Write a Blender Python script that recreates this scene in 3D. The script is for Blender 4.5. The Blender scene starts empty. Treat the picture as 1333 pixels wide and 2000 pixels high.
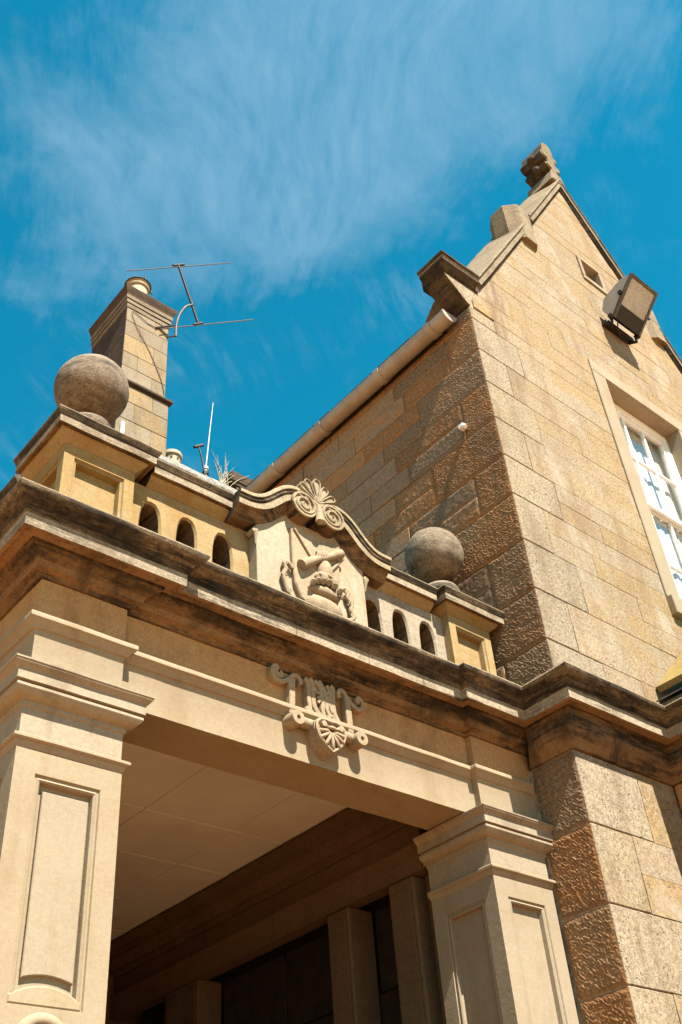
import bpy, math, random
from mathutils import Vector, Matrix, noise
R_ = math.radians
sc = bpy.context.scene
col = sc.collection
random.seed(7)

# ------------------------------------------------------------------ camera
cam_d = bpy.data.cameras.new('camera'); cam = bpy.data.objects.new('camera', cam_d); col.objects.link(cam)
RIGHT = Vector((0.762864, -0.642638, -0.071096))
DOWN = Vector((0.370322, 0.524424, -0.766708))
FWD = Vector((0.530001, 0.558565, 0.638047))
m = Matrix((( RIGHT.x, -DOWN.x, -FWD.x), (RIGHT.y, -DOWN.y, -FWD.y), (RIGHT.z, -DOWN.z, -FWD.z)))
cam.matrix_world = Matrix.Translation((0, -4, 1.6)) @ m.to_4x4()
cam_d.sensor_fit = 'VERTICAL'; cam_d.sensor_height = 24; cam_d.lens = 24.36
cam_d.clip_start = .05; cam_d.clip_end = 3000
sc.camera = cam
sc.render.resolution_x = 682; sc.render.resolution_y = 1024
sc.view_settings.view_transform = 'Standard'; sc.view_settings.look = 'None'
sc.view_settings.exposure = 1.93; sc.view_settings.gamma = 1.0
sc.view_settings.use_curve_mapping = False

# ------------------------------------------------------------------ node helpers
def val(nt, sock, v):
    if isinstance(v, bpy.types.NodeSocket): nt.links.new(v, sock)
    else:
        try: sock.default_value = v
        except Exception: sock.default_value = (*v, 1)
def N(nt, t, **k):
    n = nt.nodes.new(t)
    for a, b in k.items(): setattr(n, a, b)
    return n
def math_(nt, op, a, b=0.0, c=0.0, clamp=False):
    n = N(nt, 'ShaderNodeMath', operation=op); n.use_clamp = clamp
    val(nt, n.inputs[0], a); val(nt, n.inputs[1], b)
    if op in ('MULTIPLY_ADD',): val(nt, n.inputs[2], c)
    return n.outputs[0]
def mapr(nt, v, a, b, c=0., d=1., smooth=True):
    n = N(nt, 'ShaderNodeMapRange'); n.interpolation_type = 'SMOOTHSTEP' if smooth else 'LINEAR'
    val(nt, n.inputs[0], v)
    for i, x in enumerate((a, b, c, d)): n.inputs[1+i].default_value = x
    return n.outputs[0]
def mix(nt, f, a, b, mode='MIX'):
    n = N(nt, 'ShaderNodeMix', data_type='RGBA', blend_type=mode)
    val(nt, n.inputs[0], f); val(nt, n.inputs[6], a if not isinstance(a, tuple) else (*a, 1) if len(a) == 3 else a)
    val(nt, n.inputs[7], b if not isinstance(b, tuple) else (*b, 1) if len(b) == 3 else b)
    return n.outputs[2]
def noise_(nt, vec, scale, detail=4, rough=.55, dist=0., lac=2.):
    n = N(nt, 'ShaderNodeTexNoise'); n.inputs['Scale'].default_value = scale; n.inputs['Detail'].default_value = detail
    n.inputs['Roughness'].default_value = rough; n.inputs['Distortion'].default_value = dist; n.inputs['Lacunarity'].default_value = lac
    if vec is not None: nt.links.new(vec, n.inputs['Vector'])
    return n.outputs['Fac']
def mapping(nt, vec, scale=(1, 1, 1), rot=(0, 0, 0), loc=(0, 0, 0)):
    n = N(nt, 'ShaderNodeMapping'); nt.links.new(vec, n.inputs[0])
    n.inputs['Scale'].default_value = scale; n.inputs['Rotation'].default_value = rot; n.inputs['Location'].default_value = loc
    return n.outputs[0]

# ------------------------------------------------------------------ world
w = bpy.data.worlds.new('World'); sc.world = w; w.use_nodes = True
nt = w.node_tree; nt.nodes.clear()
SUN_TRAVEL = Vector((0.098, 1.0, -1.445)).normalized()
SUN_EL = math.asin(-SUN_TRAVEL.z)
to_sun = -SUN_TRAVEL
sky = N(nt, 'ShaderNodeTexSky', sky_type='NISHITA'); sky.sun_disc = False
sky.sun_elevation = SUN_EL; sky.sun_rotation = math.atan2(to_sun.x, to_sun.y)
sky.altitude = 50; sky.air_density = 1.0; sky.dust_density = .0; sky.ozone_density = 2.0
tc = N(nt, 'ShaderNodeTexCoord')
sep = N(nt, 'ShaderNodeSeparateXYZ'); nt.links.new(tc.outputs['Generated'], sep.inputs[0])
zz = math_(nt, 'MAXIMUM', sep.outputs[2], .06)
a_ = math_(nt, 'DIVIDE', sep.outputs[0], zz); b_ = math_(nt, 'DIVIDE', sep.outputs[1], zz)
cmb = N(nt, 'ShaderNodeCombineXYZ'); nt.links.new(a_, cmb.inputs[0]); nt.links.new(b_, cmb.inputs[1])
pl = cmb.outputs[0]
# slight warp so that the fibres bend
wn = N(nt, 'ShaderNodeTexNoise'); wn.inputs['Scale'].default_value = 2.6; wn.inputs['Detail'].default_value = 2
nt.links.new(pl, wn.inputs['Vector'])
wv = N(nt, 'ShaderNodeVectorMath', operation='MULTIPLY_ADD'); nt.links.new(wn.outputs['Color'], wv.inputs[0])
wv.inputs[1].default_value = (.16, .16, 0); nt.links.new(pl, wv.inputs[2])
warp = mapping(nt, wv.outputs[0], loc=(-.08, -.08, 0))
# main veil: a broad bank of high cloud, ragged at its border, fibres combed across it
d1 = mapping(nt, mapping(nt, warp, loc=(-.39, -.385, 0)), rot=(0, 0, R_(63)))
s1 = N(nt, 'ShaderNodeSeparateXYZ'); nt.links.new(d1, s1.inputs[0])
nbig = noise_(nt, warp, 3.0, 5, .6)
nmid = noise_(nt, mapping(nt, warp, loc=(3, 1, 0)), 6.5, 6, .6)
fib1 = noise_(nt, mapping(nt, mapping(nt, warp, rot=(0, 0, R_(25))), scale=(52, 9, 1)), 1.0, 10, .66)
fib2 = noise_(nt, mapping(nt, mapping(nt, warp, rot=(0, 0, R_(58)), loc=(2, 7, 0)), scale=(44, 8, 1)), 1.0, 10, .66)
soft = noise_(nt, mapping(nt, warp, loc=(5, 2, 0)), 14, 7, .6)
ellx = math_(nt, 'MULTIPLY', s1.outputs[0], 2.25); elly = math_(nt, 'MULTIPLY', s1.outputs[1], 4.9)
rad = math_(nt, 'SQRT', math_(nt, 'ADD', math_(nt, 'MULTIPLY', ellx, ellx), math_(nt, 'MULTIPLY', elly, elly)))
edge = math_(nt, 'MULTIPLY_ADD', math_(nt, 'SUBTRACT', nmid, .5), 1.5, rad)
edge = math_(nt, 'MULTIPLY_ADD', math_(nt, 'SUBTRACT', fib1, .5), .75, edge)
veil = mapr(nt, edge, 1.08, .42)
tex = math_(nt, 'ADD', math_(nt, 'MULTIPLY', fib1, .45), math_(nt, 'ADD', math_(nt, 'MULTIPLY', fib2, .30), math_(nt, 'MULTIPLY', soft, .35)))
dens = math_(nt, 'MULTIPLY', veil, mapr(nt, tex, .34, .76, .22, 1.0, False))
wisp = math_(nt, 'MULTIPLY', mapr(nt, nbig, .46, .74), mapr(nt, fib2, .40, .78))
dens = math_(nt, 'MAXIMUM', math_(nt, 'MULTIPLY', dens, .64), math_(nt, 'MULTIPLY', wisp, .42))
horizon = mapr(nt, sep.outputs[2], .05, .35)
dens = math_(nt, 'MULTIPLY', dens, horizon)
tint = mix(nt, 1.0, sky.outputs[0], (.04, .92, .87), 'MULTIPLY')
skyc = mix(nt, dens, tint, (1.7, 2.8, 3.6))
bg = N(nt, 'ShaderNodeBackground'); nt.links.new(skyc, bg.inputs[0]); bg.inputs[1].default_value = .060
out = N(nt, 'ShaderNodeOutputWorld'); nt.links.new(bg.outputs[0], out.inputs[0])
# ------------------------------------------------------------------ sun
sd = bpy.data.lights.new('sun', 'SUN'); sun = bpy.data.objects.new('sun', sd); col.objects.link(sun)
sd.energy = 5.0; sd.angle = R_(.5); sd.color = (1.0, .90, .755)
sun.rotation_euler = SUN_TRAVEL.to_track_quat('-Z', 'Y').to_euler(); sun.location = (0, -10, 20)

# ------------------------------------------------------------------ materials
MATS = {}
def material(name):
    mt = bpy.data.materials.new(name); mt.use_nodes = True
    nt = mt.node_tree; nt.nodes.clear()
    o = N(nt, 'ShaderNodeOutputMaterial'); b = N(nt, 'ShaderNodeBsdfPrincipled')
    nt.links.new(b.outputs[0], o.inputs[0])
    MATS[name] = mt
    return mt, nt, b
def setspec(b, v): b.inputs['Specular IOR Level'].default_value = v
def stone(name, cols, rough=.9, speck=.35, pits=.4, bump=.25, fine=1.0, crust=0., crust_c=(.035, .028, .02),
          stain=(.2, .12, .06), stain_amt=.3, rand=1.0, rocky=0., streak=0., lichen=None, lich_amt=0., patch=0.):
    K = .42; cols = [tuple(x*K for x in c) for c in cols]; stain = tuple(x*K for x in stain); crust_c = tuple(x*K for x in crust_c)
    if lichen: lichen = tuple(x*K for x in lichen)
    mt, nt, b = material(name)
    geo = N(nt, 'ShaderNodeNewGeometry'); P = geo.outputs['Position']
    oi = N(nt, 'ShaderNodeObjectInfo')
    rnd = oi.outputs['Random']
    # shift the sample point per object so that two stones never share a pattern
    sh = N(nt, 'ShaderNodeVectorMath', operation='MULTIPLY_ADD'); 
    cr = N(nt, 'ShaderNodeCombineXYZ'); nt.links.new(rnd, cr.inputs[0]); nt.links.new(rnd, cr.inputs[2])
    nt.links.new(cr.outputs[0], sh.inputs[0]); sh.inputs[1].default_value = (7, 0, 11); nt.links.new(P, sh.inputs[2])
    Q = sh.outputs[0]
    n1 = noise_(nt, Q, 2.3, 5, .6)
    n2 = noise_(nt, mapping(nt, Q, scale=(.6, .6, 3.2)), 6., 4, .6, .4)    # sedimentary bedding
    f = math_(nt, 'MULTIPLY_ADD', math_(nt, 'SUBTRACT', rnd, .5), rand, .5)
    f = math_(nt, 'ADD', f, math_(nt, 'MULTIPLY', math_(nt, 'SUBTRACT', n1, .5), .9))
    f = math_(nt, 'ADD', f, math_(nt, 'MULTIPLY', math_(nt, 'SUBTRACT', n2, .5), .55))
    ramp = N(nt, 'ShaderNodeValToRGB'); nt.links.new(f, ramp.inputs[0])
    el = ramp.color_ramp.elements
    k = len(cols)
    for i, c in enumerate(cols):
        p_ = .12+.76*i/(k-1)
        e = el[i] if i < 2 else el.new(p_)
        e.position = p_; e.color = (*c, 1)
    for i, c in enumerate(cols):
        el[i].position = .12+.76*i/(k-1); el[i].color = (*c, 1)
    c = ramp.outputs[0]
    # second random makes value differ from stone to stone
    r2 = math_(nt, 'FRACT', math_(nt, 'MULTIPLY', rnd, 37.7))
    c = mix(nt, 1., c, N_grey(nt, mapr(nt, r2, 0, 1, 1-.16*rand, 1+.10*rand, False)), 'MULTIPLY')
    # grain
    g = noise_(nt, P, 95*fine, 3, .7)
    c = mix(nt, speck, c, mix(nt, mapr(nt, g, .38, .62), (.42, .36, .30), (1.25, 1.22, 1.15)), 'MULTIPLY')
    g2 = noise_(nt, P, 38*fine, 4, .75, .3)
    c = mix(nt, min(1., speck*1.25), c, mix(nt, mapr(nt, g2, .36, .60), (.50, .44, .38), (1.18, 1.15, 1.1)), 'MULTIPLY')
    pw = noise_(nt, P, 1.9, 5, .65, .5)
    c = mix(nt, math_(nt, 'MULTIPLY', mapr(nt, pw, .54, .70), patch), c, (.62*K, .57*K, .47*K))
    bt = noise_(nt, mapping(nt, P, scale=(.35, .35, 1.6)), 1.3, 3, .5)
    c = mix(nt, .16, c, mix(nt, mapr(nt, bt, .36, .64), (.74, .66, .56), (1.12, 1.10, 1.06)), 'MULTIPLY')
    # dark pits
    v = N(nt, 'ShaderNodeTexVoronoi'); v.inputs['Scale'].default_value = 42*fine; nt.links.new(P, v.inputs['Vector'])
    pn = noise_(nt, Q, 5., 3)
    pit = math_(nt, 'MULTIPLY', mapr(nt, v.outputs['Distance'], .30, .12), mapr(nt, pn, .38, .62))
    pit = math_(nt, 'MULTIPLY', pit, pits)
    c = mix(nt, pit, c, (.04, .027, .015))
    # brown rain stains, vertical
    st = noise_(nt, mapping(nt, P, scale=(2.6, 2.6, .55)), 1.7, 6, .62, .3)
    st2 = noise_(nt, P, 9., 4, .6)
    sm = math_(nt, 'MULTIPLY', mapr(nt, math_(nt, 'MULTIPLY_ADD', st2, .25, st), .60, .82), stain_amt)
    c = mix(nt, sm, c, stain)
    if patch > 0:
        sx = N(nt, 'ShaderNodeSeparateXYZ'); nt.links.new(P, sx.inputs[0])
        wob = noise_(nt, mapping(nt, P, scale=(2, 1, .8)), 2.2, 5, .6)
        dx_ = math_(nt, 'ABSOLUTE', math_(nt, 'SUBTRACT', math_(nt, 'MULTIPLY_ADD', wob, .5, sx.outputs[0]), 6.02))
        stv = math_(nt, 'MULTIPLY', mapr(nt, dx_, .26, .02), mapr(nt, sx.outputs[2], 6.3, 8.2))
        stv = math_(nt, 'MULTIPLY', stv, mapr(nt, noise_(nt, mapping(nt, P, scale=(5, 5, .8)), 3.0, 6, .65), .36, .66))
        c = mix(nt, math_(nt, 'MULTIPLY', stv, .8), c, (.27*K, .165*K, .10*K))
    if crust > 0:
        cn = noise_(nt, mapping(nt, P, scale=(.55, .55, 5.5)), 3.2, 7, .70, .25)
        cf = noise_(nt, P, 24, 5, .7)
        cm = mapr(nt, math_(nt, 'MULTIPLY_ADD', cf, .22, math_(nt, 'ADD', cn, -.11)), .80-crust, 1.02-crust)
        cc = mix(nt, mapr(nt, noise_(nt, P, 11, 5, .65), .35, .7), crust_c, tuple(x*3.1 for x in crust_c))
        c = mix(nt, cm, c, cc)
    if lichen:
        ln = noise_(nt, P, 6.5, 6, .7)
        lm = math_(nt, 'MULTIPLY', mapr(nt, ln, .52, .66), lich_amt)
        c = mix(nt, lm, c, lichen)
    nt.links.new(c, b.inputs['Base Color'])
    b.inputs['Roughness'].default_value = rough; setspec(b, .18)
    h = math_(nt, 'MULTIPLY', g, .35)
    h = math_(nt, 'ADD', h, math_(nt, 'MULTIPLY', noise_(nt, Q, 26*fine, 4, .6), .8))
    h = math_(nt, 'SUBTRACT', h, math_(nt, 'MULTIPLY', pit, 1.0))
    dist = .006
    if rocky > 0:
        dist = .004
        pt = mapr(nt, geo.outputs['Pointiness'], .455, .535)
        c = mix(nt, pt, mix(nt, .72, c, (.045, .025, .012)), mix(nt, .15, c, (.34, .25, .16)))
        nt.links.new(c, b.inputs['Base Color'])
    if rocky > 2:
        # hammer-dressed face: short crooked ridges between hollows
        ra = noise_(nt, mapping(nt, P, scale=(1, .85, 1.1)), 15, 2, .5, 1.6)
        rb_ = noise_(nt, mapping(nt, P, loc=(4, 9, 2)), 24, 3, .6, 1.0)
        ridge = math_(nt, 'SUBTRACT', 1.0, math_(nt, 'MULTIPLY', math_(nt, 'ABSOLUTE', math_(nt, 'SUBTRACT', ra, .5)), 9.0), clamp=True)
        ridge2 = math_(nt, 'SUBTRACT', 1.0, math_(nt, 'MULTIPLY', math_(nt, 'ABSOLUTE', math_(nt, 'SUBTRACT', rb_, .5)), 9.0), clamp=True)
        h2 = math_(nt, 'MAXIMUM', ridge, math_(nt, 'MULTIPLY', ridge2, .8))
        hol = mapr(nt, math_(nt, 'MULTIPLY_ADD', noise_(nt, P, 60, 3, .7), .5, math_(nt, 'ADD', h2, -.25)), .02, .62)
        c2 = mix(nt, math_(nt, 'MULTIPLY', math_(nt, 'SUBTRACT', 1.0, hol), .72), c, (.085, .050, .026))
        h2 = math_(nt, 'ADD', h2, math_(nt, 'MULTIPLY', noise_(nt, Q, 6, 3), .8))
        nt.links.new(c2, b.inputs['Base Color'])
        h = math_(nt, 'ADD', math_(nt, 'MULTIPLY', h, .08), h2); dist = .026*rocky
    bp = N(nt, 'ShaderNodeBump'); bp.inputs['Strength'].default_value = bump; bp.inputs['Distance'].default_value = dist
    nt.links.new(h, bp.inputs['Height']); nt.links.new(bp.outputs[0], b.inputs['Normal'])
    return mt
def N_grey(nt, v):
    n = N(nt, 'ShaderNodeCombineColor')
    for i in range(3): nt.links.new(v, n.inputs[i])
    return n.outputs[0]
PK = .44
def plain(name, c, rough=.6, metal=0., spec=.3, var=.15, scale=8., bump=0.):
    mt, nt, b = material(name)
    geo = N(nt, 'ShaderNodeNewGeometry'); P = geo.outputs['Position']
    c = tuple(x*PK for x in c)
    n = noise_(nt, P, scale, 6, .65)
    cc = mix(nt, mapr(nt, n, .3, .72), tuple(x*(1-var*2) for x in c), tuple(min(1, x*(1+var)) for x in c))
    nt.links.new(cc, b.inputs['Base Color']); b.inputs['Roughness'].default_value = rough; b.inputs['Metallic'].default_value = metal; setspec(b, spec)
    if bump:
        bp = N(nt, 'ShaderNodeBump'); bp.inputs['Strength'].default_value = bump; bp.inputs['Distance'].default_value = .004
        nt.links.new(noise_(nt, P, scale*6, 4), bp.inputs['Height']); nt.links.new(bp.outputs[0], b.inputs['Normal'])
    return mt

CREAM = (.60, .46, .27); OCHRE = (.56, .36, .13); PALE = (.62, .53, .37); GREY = (.50, .45, .36); TAN = (.50, .35, .18)
stone('gable_stone', [(.50, .43, .34), (.57, .48, .36), (.56, .45, .30), (.57, .42, .23), (.58, .51, .40)], speck=.45, pits=.9, bump=.5, stain_amt=.5, stain=(.34, .21, .115), rand=.42, patch=.6)
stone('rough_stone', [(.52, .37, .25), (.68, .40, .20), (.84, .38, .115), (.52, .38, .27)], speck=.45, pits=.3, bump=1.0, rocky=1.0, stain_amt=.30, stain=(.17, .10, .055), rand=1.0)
stone('corner_stone', [(.52, .46, .36), (.58, .51, .39), (.57, .47, .31)], speck=.5, pits=1.0, bump=.6, stain_amt=.45, stain=(.24, .15, .08), rand=.6)
stone('ashlar', [(.535, .445, .32), (.56, .48, .355), (.54, .44, .30), (.56, .475, .34)], speck=.09, pits=.10, bump=.24, stain_amt=.45, stain=(.40, .28, .16), rand=.35)
stone('capital_stone', [(.52, .46, .37), (.56, .48, .36), (.52, .45, .34)], speck=.14, pits=.10, bump=.3, stain_amt=.4, stain=(.24, .16, .10), rand=.3)
stone('frieze_stone', [(.84, .48, .21), (.82, .52, .26), (.82, .45, .18)], speck=.20, pits=.1, bump=.25, stain_amt=.5, stain=(.30, .16, .065), rand=.4)
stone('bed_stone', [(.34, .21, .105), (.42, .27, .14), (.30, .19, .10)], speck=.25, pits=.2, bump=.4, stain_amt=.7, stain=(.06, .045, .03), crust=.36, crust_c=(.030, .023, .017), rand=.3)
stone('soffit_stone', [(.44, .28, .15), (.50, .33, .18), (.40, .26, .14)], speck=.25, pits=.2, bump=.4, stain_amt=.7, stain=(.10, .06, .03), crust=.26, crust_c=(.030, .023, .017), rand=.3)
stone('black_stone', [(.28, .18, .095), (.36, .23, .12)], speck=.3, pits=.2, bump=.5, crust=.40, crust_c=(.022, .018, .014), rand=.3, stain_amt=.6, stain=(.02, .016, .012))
stone('crust_stone', [(.34, .27, .18), (.42, .34, .22)], speck=.5, pits=.3, bump=.7, crust=.43, crust_c=(.030, .025, .019), rand=.3, stain_amt=.6, stain=(.03, .025, .02))
stone('rail_stone', [(.32, .25, .16), (.38, .30, .19)], speck=.4, pits=.3, bump=.5, crust=.43, crust_c=(.036, .029, .021), rand=.3, stain_amt=.6, stain=(.05, .035, .025))
stone('corona_stone', [(.58, .51, .39), (.62, .55, .42), (.54, .47, .35)], speck=.35, pits=.4, bump=.4, crust=.30, crust_c=(.06, .048, .034), rand=.3, stain_amt=.5)  # crust partly real, partly painted shade for the band below the cyma
stone('pale_stone', [(.54, .46, .34), (.60, .53, .42), (.50, .42, .32)], speck=.25, pits=.3, bump=.3, stain_amt=.5, stain=(.28, .18, .10), rand=.3)
stone('die_stone', [(.58, .42, .20), (.62, .48, .27), (.58, .40, .17), (.62, .50, .31)], speck=.18, pits=.15, bump=.25, stain_amt=.4, stain=(.45, .24, .06), rand=.3)
stone('tablet_stone', [(.60, .50, .35), (.64, .57, .44), (.60, .48, .30)], speck=.18, pits=.15, bump=.3, stain_amt=.35, stain=(.40, .22, .07), rand=.2)
stone('pediment_stone', [(.58, .50, .36), (.54, .46, .31), (.60, .53, .40)], speck=.3, pits=.4, bump=.4, crust=.15, crust_c=(.05, .042, .022), stain_amt=.3, rand=.2, lichen=(.48, .42, .18), lich_amt=.30)
stone('ball_stone', [(.38, .315, .235), (.44, .37, .29), (.31, .25, .175)], speck=.45, pits=.6, bump=.5, crust=.34, crust_c=(.06, .047, .034), stain_amt=.5, stain=(.13, .09, .06), rand=.3, lichen=(.52, .48, .40), lich_amt=.45)
stone('coping_stone', [(.40, .33, .22), (.46, .38, .26), (.36, .29, .19)], speck=.4, pits=.5, bump=.5, crust=.27, crust_c=(.05, .036, .024), stain_amt=.6, stain=(.20, .12, .07), rand=.5)
stone('dark_coping', [(.15, .115, .08), (.20, .15, .10)], speck=.4, pits=.4, bump=.5, crust=.45, stain_amt=.5, stain=(.05, .035, .025), rand=.5, lichen=(.30, .26, .07), lich_amt=.3)
stone('mossy_stone', [(.30, .25, .15), (.38, .33, .2)], speck=.4, pits=.5, bump=.6, crust=.3, lichen=(.36, .32, .06), lich_amt=.85, rand=.4)
stone('lichen_slab', [(.48, .36, .16), (.52, .37, .12), (.44, .38, .26)], speck=.3, pits=.4, bump=.5, lichen=(.58, .42, .06), lich_amt=.6, rand=.4)
stone('chimney_stone', [(.48, .41, .31), (.53, .44, .31), (.56, .40, .21), (.50, .43, .34)], speck=.35, pits=.35, bump=.4, stain_amt=.55, stain=(.26, .17, .10), rand=1.0)
stone('cap_stone', [(.36, .30, .23), (.42, .35, .26), (.32, .26, .20)], speck=.35, pits=.35, bump=.4, crust=.30, crust_c=(.05, .04, .03), stain_amt=.5, stain=(.16, .11, .08), rand=.3)
stone('soot_shade_stone', [(.12, .085, .062), (.17, .115, .08), (.10, .075, .058)], speck=.4, pits=.3, bump=.5, crust=.28, crust_c=(.03, .024, .019), stain_amt=.5, stain=(.06, .045, .035), rand=.6)  # soot on the caps; on side faces and backing, shade put into the colour
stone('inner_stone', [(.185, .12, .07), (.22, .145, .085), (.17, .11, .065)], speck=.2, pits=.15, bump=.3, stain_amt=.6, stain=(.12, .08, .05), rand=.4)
stone('relief_stone', [(.58, .47, .32), (.62, .51, .36)], speck=.2, pits=.1, bump=.25, stain_amt=.2, rand=.2)
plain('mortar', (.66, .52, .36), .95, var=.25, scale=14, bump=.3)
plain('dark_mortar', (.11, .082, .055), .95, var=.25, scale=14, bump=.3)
plain('ceiling_paint', (1.12, 1.12, 1.05), .8, var=.05, scale=1.5)
plain('ceiling_gap', (.30, .22, .14), .9)
plain('white_paint', (1.7, 1.7, 1.65), .45, var=.06, scale=5)
plain('grey_plastic', (.62, .56, .49), .5, var=.10, scale=5)
plain('cast_metal', (.05, .04, .034), .6, metal=.3, var=.3, scale=20)
plain('alu', (.20, .18, .16), .65, metal=.4, var=.2, scale=30)
plain('flood_housing', (.55, .52, .49), .55, var=.08, scale=9)
plain('flood_frame', (.16, .145, .13), .5, var=.2, scale=14)
plain('flood_black', (.022, .018, .016), .5, var=.2, scale=20)
plain('reflector', (.70, .86, .98), .3, metal=.5, var=.15, scale=10)
plain('pot_clay', (.66, .56, .40), .8, var=.12, scale=7)
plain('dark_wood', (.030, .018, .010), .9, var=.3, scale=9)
plain('slate', (.085, .08, .085), .7, var=.25, scale=9, bump=.4)
plain('ridge_lead', (.40, .37, .33), .7, var=.3, scale=14, bump=.4)
plain('fibre', (.78, .77, .73), .5, var=.05)
plain('dry_grass', (.62, .55, .40), .9, var=.2, scale=20)
plain('leaf_green', (.26, .44, .10), .6, var=.3, scale=30)
plain('moss', (.12, .11, .03), .95, var=.4, scale=30, bump=.6)
plain('gravel', (1.0, .47, .165), .9, var=.22, scale=1.3, bump=.4)
plain('paving', (.34, .155, .055), .9, var=.22, scale=1.3, bump=.4)
plain('curtain', (1.15, 1.14, 1.1), .9, var=.1, scale=3)
plain('room', (.12, .11, .10), .9)
mt, nt_, b_s = material('glass'); mt.use_transparent_shadow = True
gl = N(nt_, 'ShaderNodeBsdfGlossy'); gl.inputs['Roughness'].default_value = .03; tr = N(nt_, 'ShaderNodeBsdfTransparent')
tr.inputs[0].default_value = (.86, .90, .92, 1); gl.inputs[0].default_value = (1, 1, 1, 1)
fr_ = N(nt_, 'ShaderNodeLayerWeight'); fr_.inputs[0].default_value = .5; mx = N(nt_, 'ShaderNodeMixShader')
geo = N(nt_, 'ShaderNodeNewGeometry'); bp = N(nt_, 'ShaderNodeBump'); bp.inputs['Strength'].default_value = .12; bp.inputs['Distance'].default_value = .02
nt_.links.new(noise_(nt_, geo.outputs['Position'], 3.5, 2), bp.inputs['Height']); nt_.links.new(bp.outputs[0], gl.inputs['Normal'])
nt_.links.new(math_(nt_, 'MULTIPLY_ADD', math_(nt_, 'POWER', fr_.outputs['Facing'], 4.0), .9, .08, clamp=True), mx.inputs[0]); nt_.links.new(tr.outputs[0], mx.inputs[1]); nt_.links.new(gl.outputs[0], mx.inputs[2])
nt_.links.new(mx.outputs[0], [n for n in nt_.nodes if n.type == 'OUTPUT_MATERIAL'][0].inputs[0]); nt_.nodes.remove(b_s)
mt, nt_, b_s = material('flood_glass')
b_s.inputs['Base Color'].default_value = (.74, .82, .88, 1); b_s.inputs['Roughness'].default_value = .08
b_s.inputs['Transmission Weight'].default_value = .75; b_s.inputs['IOR'].default_value = 1.45

# ------------------------------------------------------------------ mesh helpers
class MB:
    def __init__(s): s.v = []; s.f = []; s.m = []; s.mats = []
    def mi(s, name):
        if name not in s.mats: s.mats.append(name)
        return s.mats.index(name)
    def add(s, vs, fs, mat):
        o = len(s.v); s.v += [tuple(p) for p in vs]; k = s.mi(mat)
        for f in fs: s.f.append(tuple(o+i for i in f)); s.m.append(k)
    def quad(s, a, b, c, d, mat): s.add([a, b, c, d], [(0, 1, 2, 3)], mat)
    def box(s, x0, x1, y0, y1, z0, z1, mat, bev=0.):
        if bev <= 0:
            vs = [(x, y, z) for x in (x0, x1) for y in (y0, y1) for z in (z0, z1)]
            s.add(vs, [(0, 1, 3, 2), (4, 6, 7, 5), (0, 4, 5, 1), (2, 3, 7, 6), (0, 2, 6, 4), (1, 5, 7, 3)], mat); return
        b = bev; vs = []; idx = {}
        X = (x0, x1); Y = (y0, y1); Z = (z0, z1)
        for i in (0, 1):
            for j in (0, 1):
                for k in (0, 1):
                    sx = b if i == 0 else -b; sy = b if j == 0 else -b; sz = b if k == 0 else -b
                    for a in range(3):
                        idx[(i, j, k, a)] = len(vs)
                        p = [X[i]+sx, Y[j]+sy, Z[k]+sz]
                        p[a] = (X[i], Y[j], Z[k])[a]
                        vs.append(tuple(p))
        F = []
        for i in (0, 1):
            F.append([idx[(i, j, k, 0)] for j, k in ((0, 0), (0, 1), (1, 1), (1, 0))])
            F.append([idx[(j, i, k, 1)] for j, k in ((0, 0), (1, 0), (1, 1), (0, 1))])
            F.append([idx[(j, k, i, 2)] for j, k in ((0, 0), (0, 1), (1, 1), (1, 0))])
        for p in (0, 1):
            for q in (0, 1):
                F.append([idx[(0, p, q, 1)], idx[(1, p, q, 1)], idx[(1, p, q, 2)], idx[(0, p, q, 2)]])
                F.append([idx[(p, 0, q, 0)], idx[(p, 1, q, 0)], idx[(p, 1, q, 2)], idx[(p, 0, q, 2)]])
                F.append([idx[(p, q, 0, 0)], idx[(p, q, 1, 0)], idx[(p, q, 1, 1)], idx[(p, q, 0, 1)]])
        for i in (0, 1):
            for j in (0, 1):
                for k in (0, 1): F.append([idx[(i, j, k, a)] for a in range(3)])
        s.add(vs, F, mat)
    def build(s, name, parent=None, smooth=None, wob=0., recalc=True):
        me = bpy.data.meshes.new(name)
        vs = s.v
        if wob:
            out = []
            for p in vs:
                q = Vector(p)
                d = noise.noise_vector(q*4.3)*wob + noise.noise_vector(q*17.)*wob*.55
                out.append(tuple(q+d))
            vs = out
        me.from_pydata(vs, [], s.f)
        for n in s.mats: me.materials.append(MATS[n])
        me.polygons.foreach_set('material_index', s.m)
        if recalc:
            import bmesh
            bm = bmesh.new(); bm.from_mesh(me); bmesh.ops.remove_doubles(bm, verts=bm.verts, dist=.00005)
            bmesh.ops.recalc_face_normals(bm, faces=bm.faces); bm.to_mesh(me); bm.free()
        if smooth is not None:
            me.polygons.foreach_set('use_smooth', [True]*len(me.polygons))
            me.set_sharp_from_angle(angle=R_(smooth))
        me.update()
        o = bpy.data.objects.new(name, me); col.objects.link(o)
        if parent: o.parent = parent
        return o
def tag(o, label=None, cat=None, group=None, kind=None):
    if label: o['label'] = label
    if cat: o['category'] = cat
    if group: o['group'] = group
    if kind: o['kind'] = kind
    return o
def empty(name, loc=(0, 0, 0)):
    o = bpy.data.objects.new(name, None); col.objects.link(o); o.location = loc; o.empty_display_size = .2
    return o
def part_of(o, parent):
    # parent while keeping world coordinates (things are modelled in world space)
    o.parent = parent; o.matrix_parent_inverse = Matrix.Translation(-world_loc(parent)); return o
def world_loc(p):
    v = Vector((0, 0, 0))
    while p is not None: v = v+p.location+p.matrix_parent_inverse.translation; p = p.parent
    return v
def mk(b, name, parent, smooth=None, wob=0., label=None):
    o = b.build(name, None, smooth, wob); part_of(o, parent)
    if label: o['label'] = label
    return o

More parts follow.
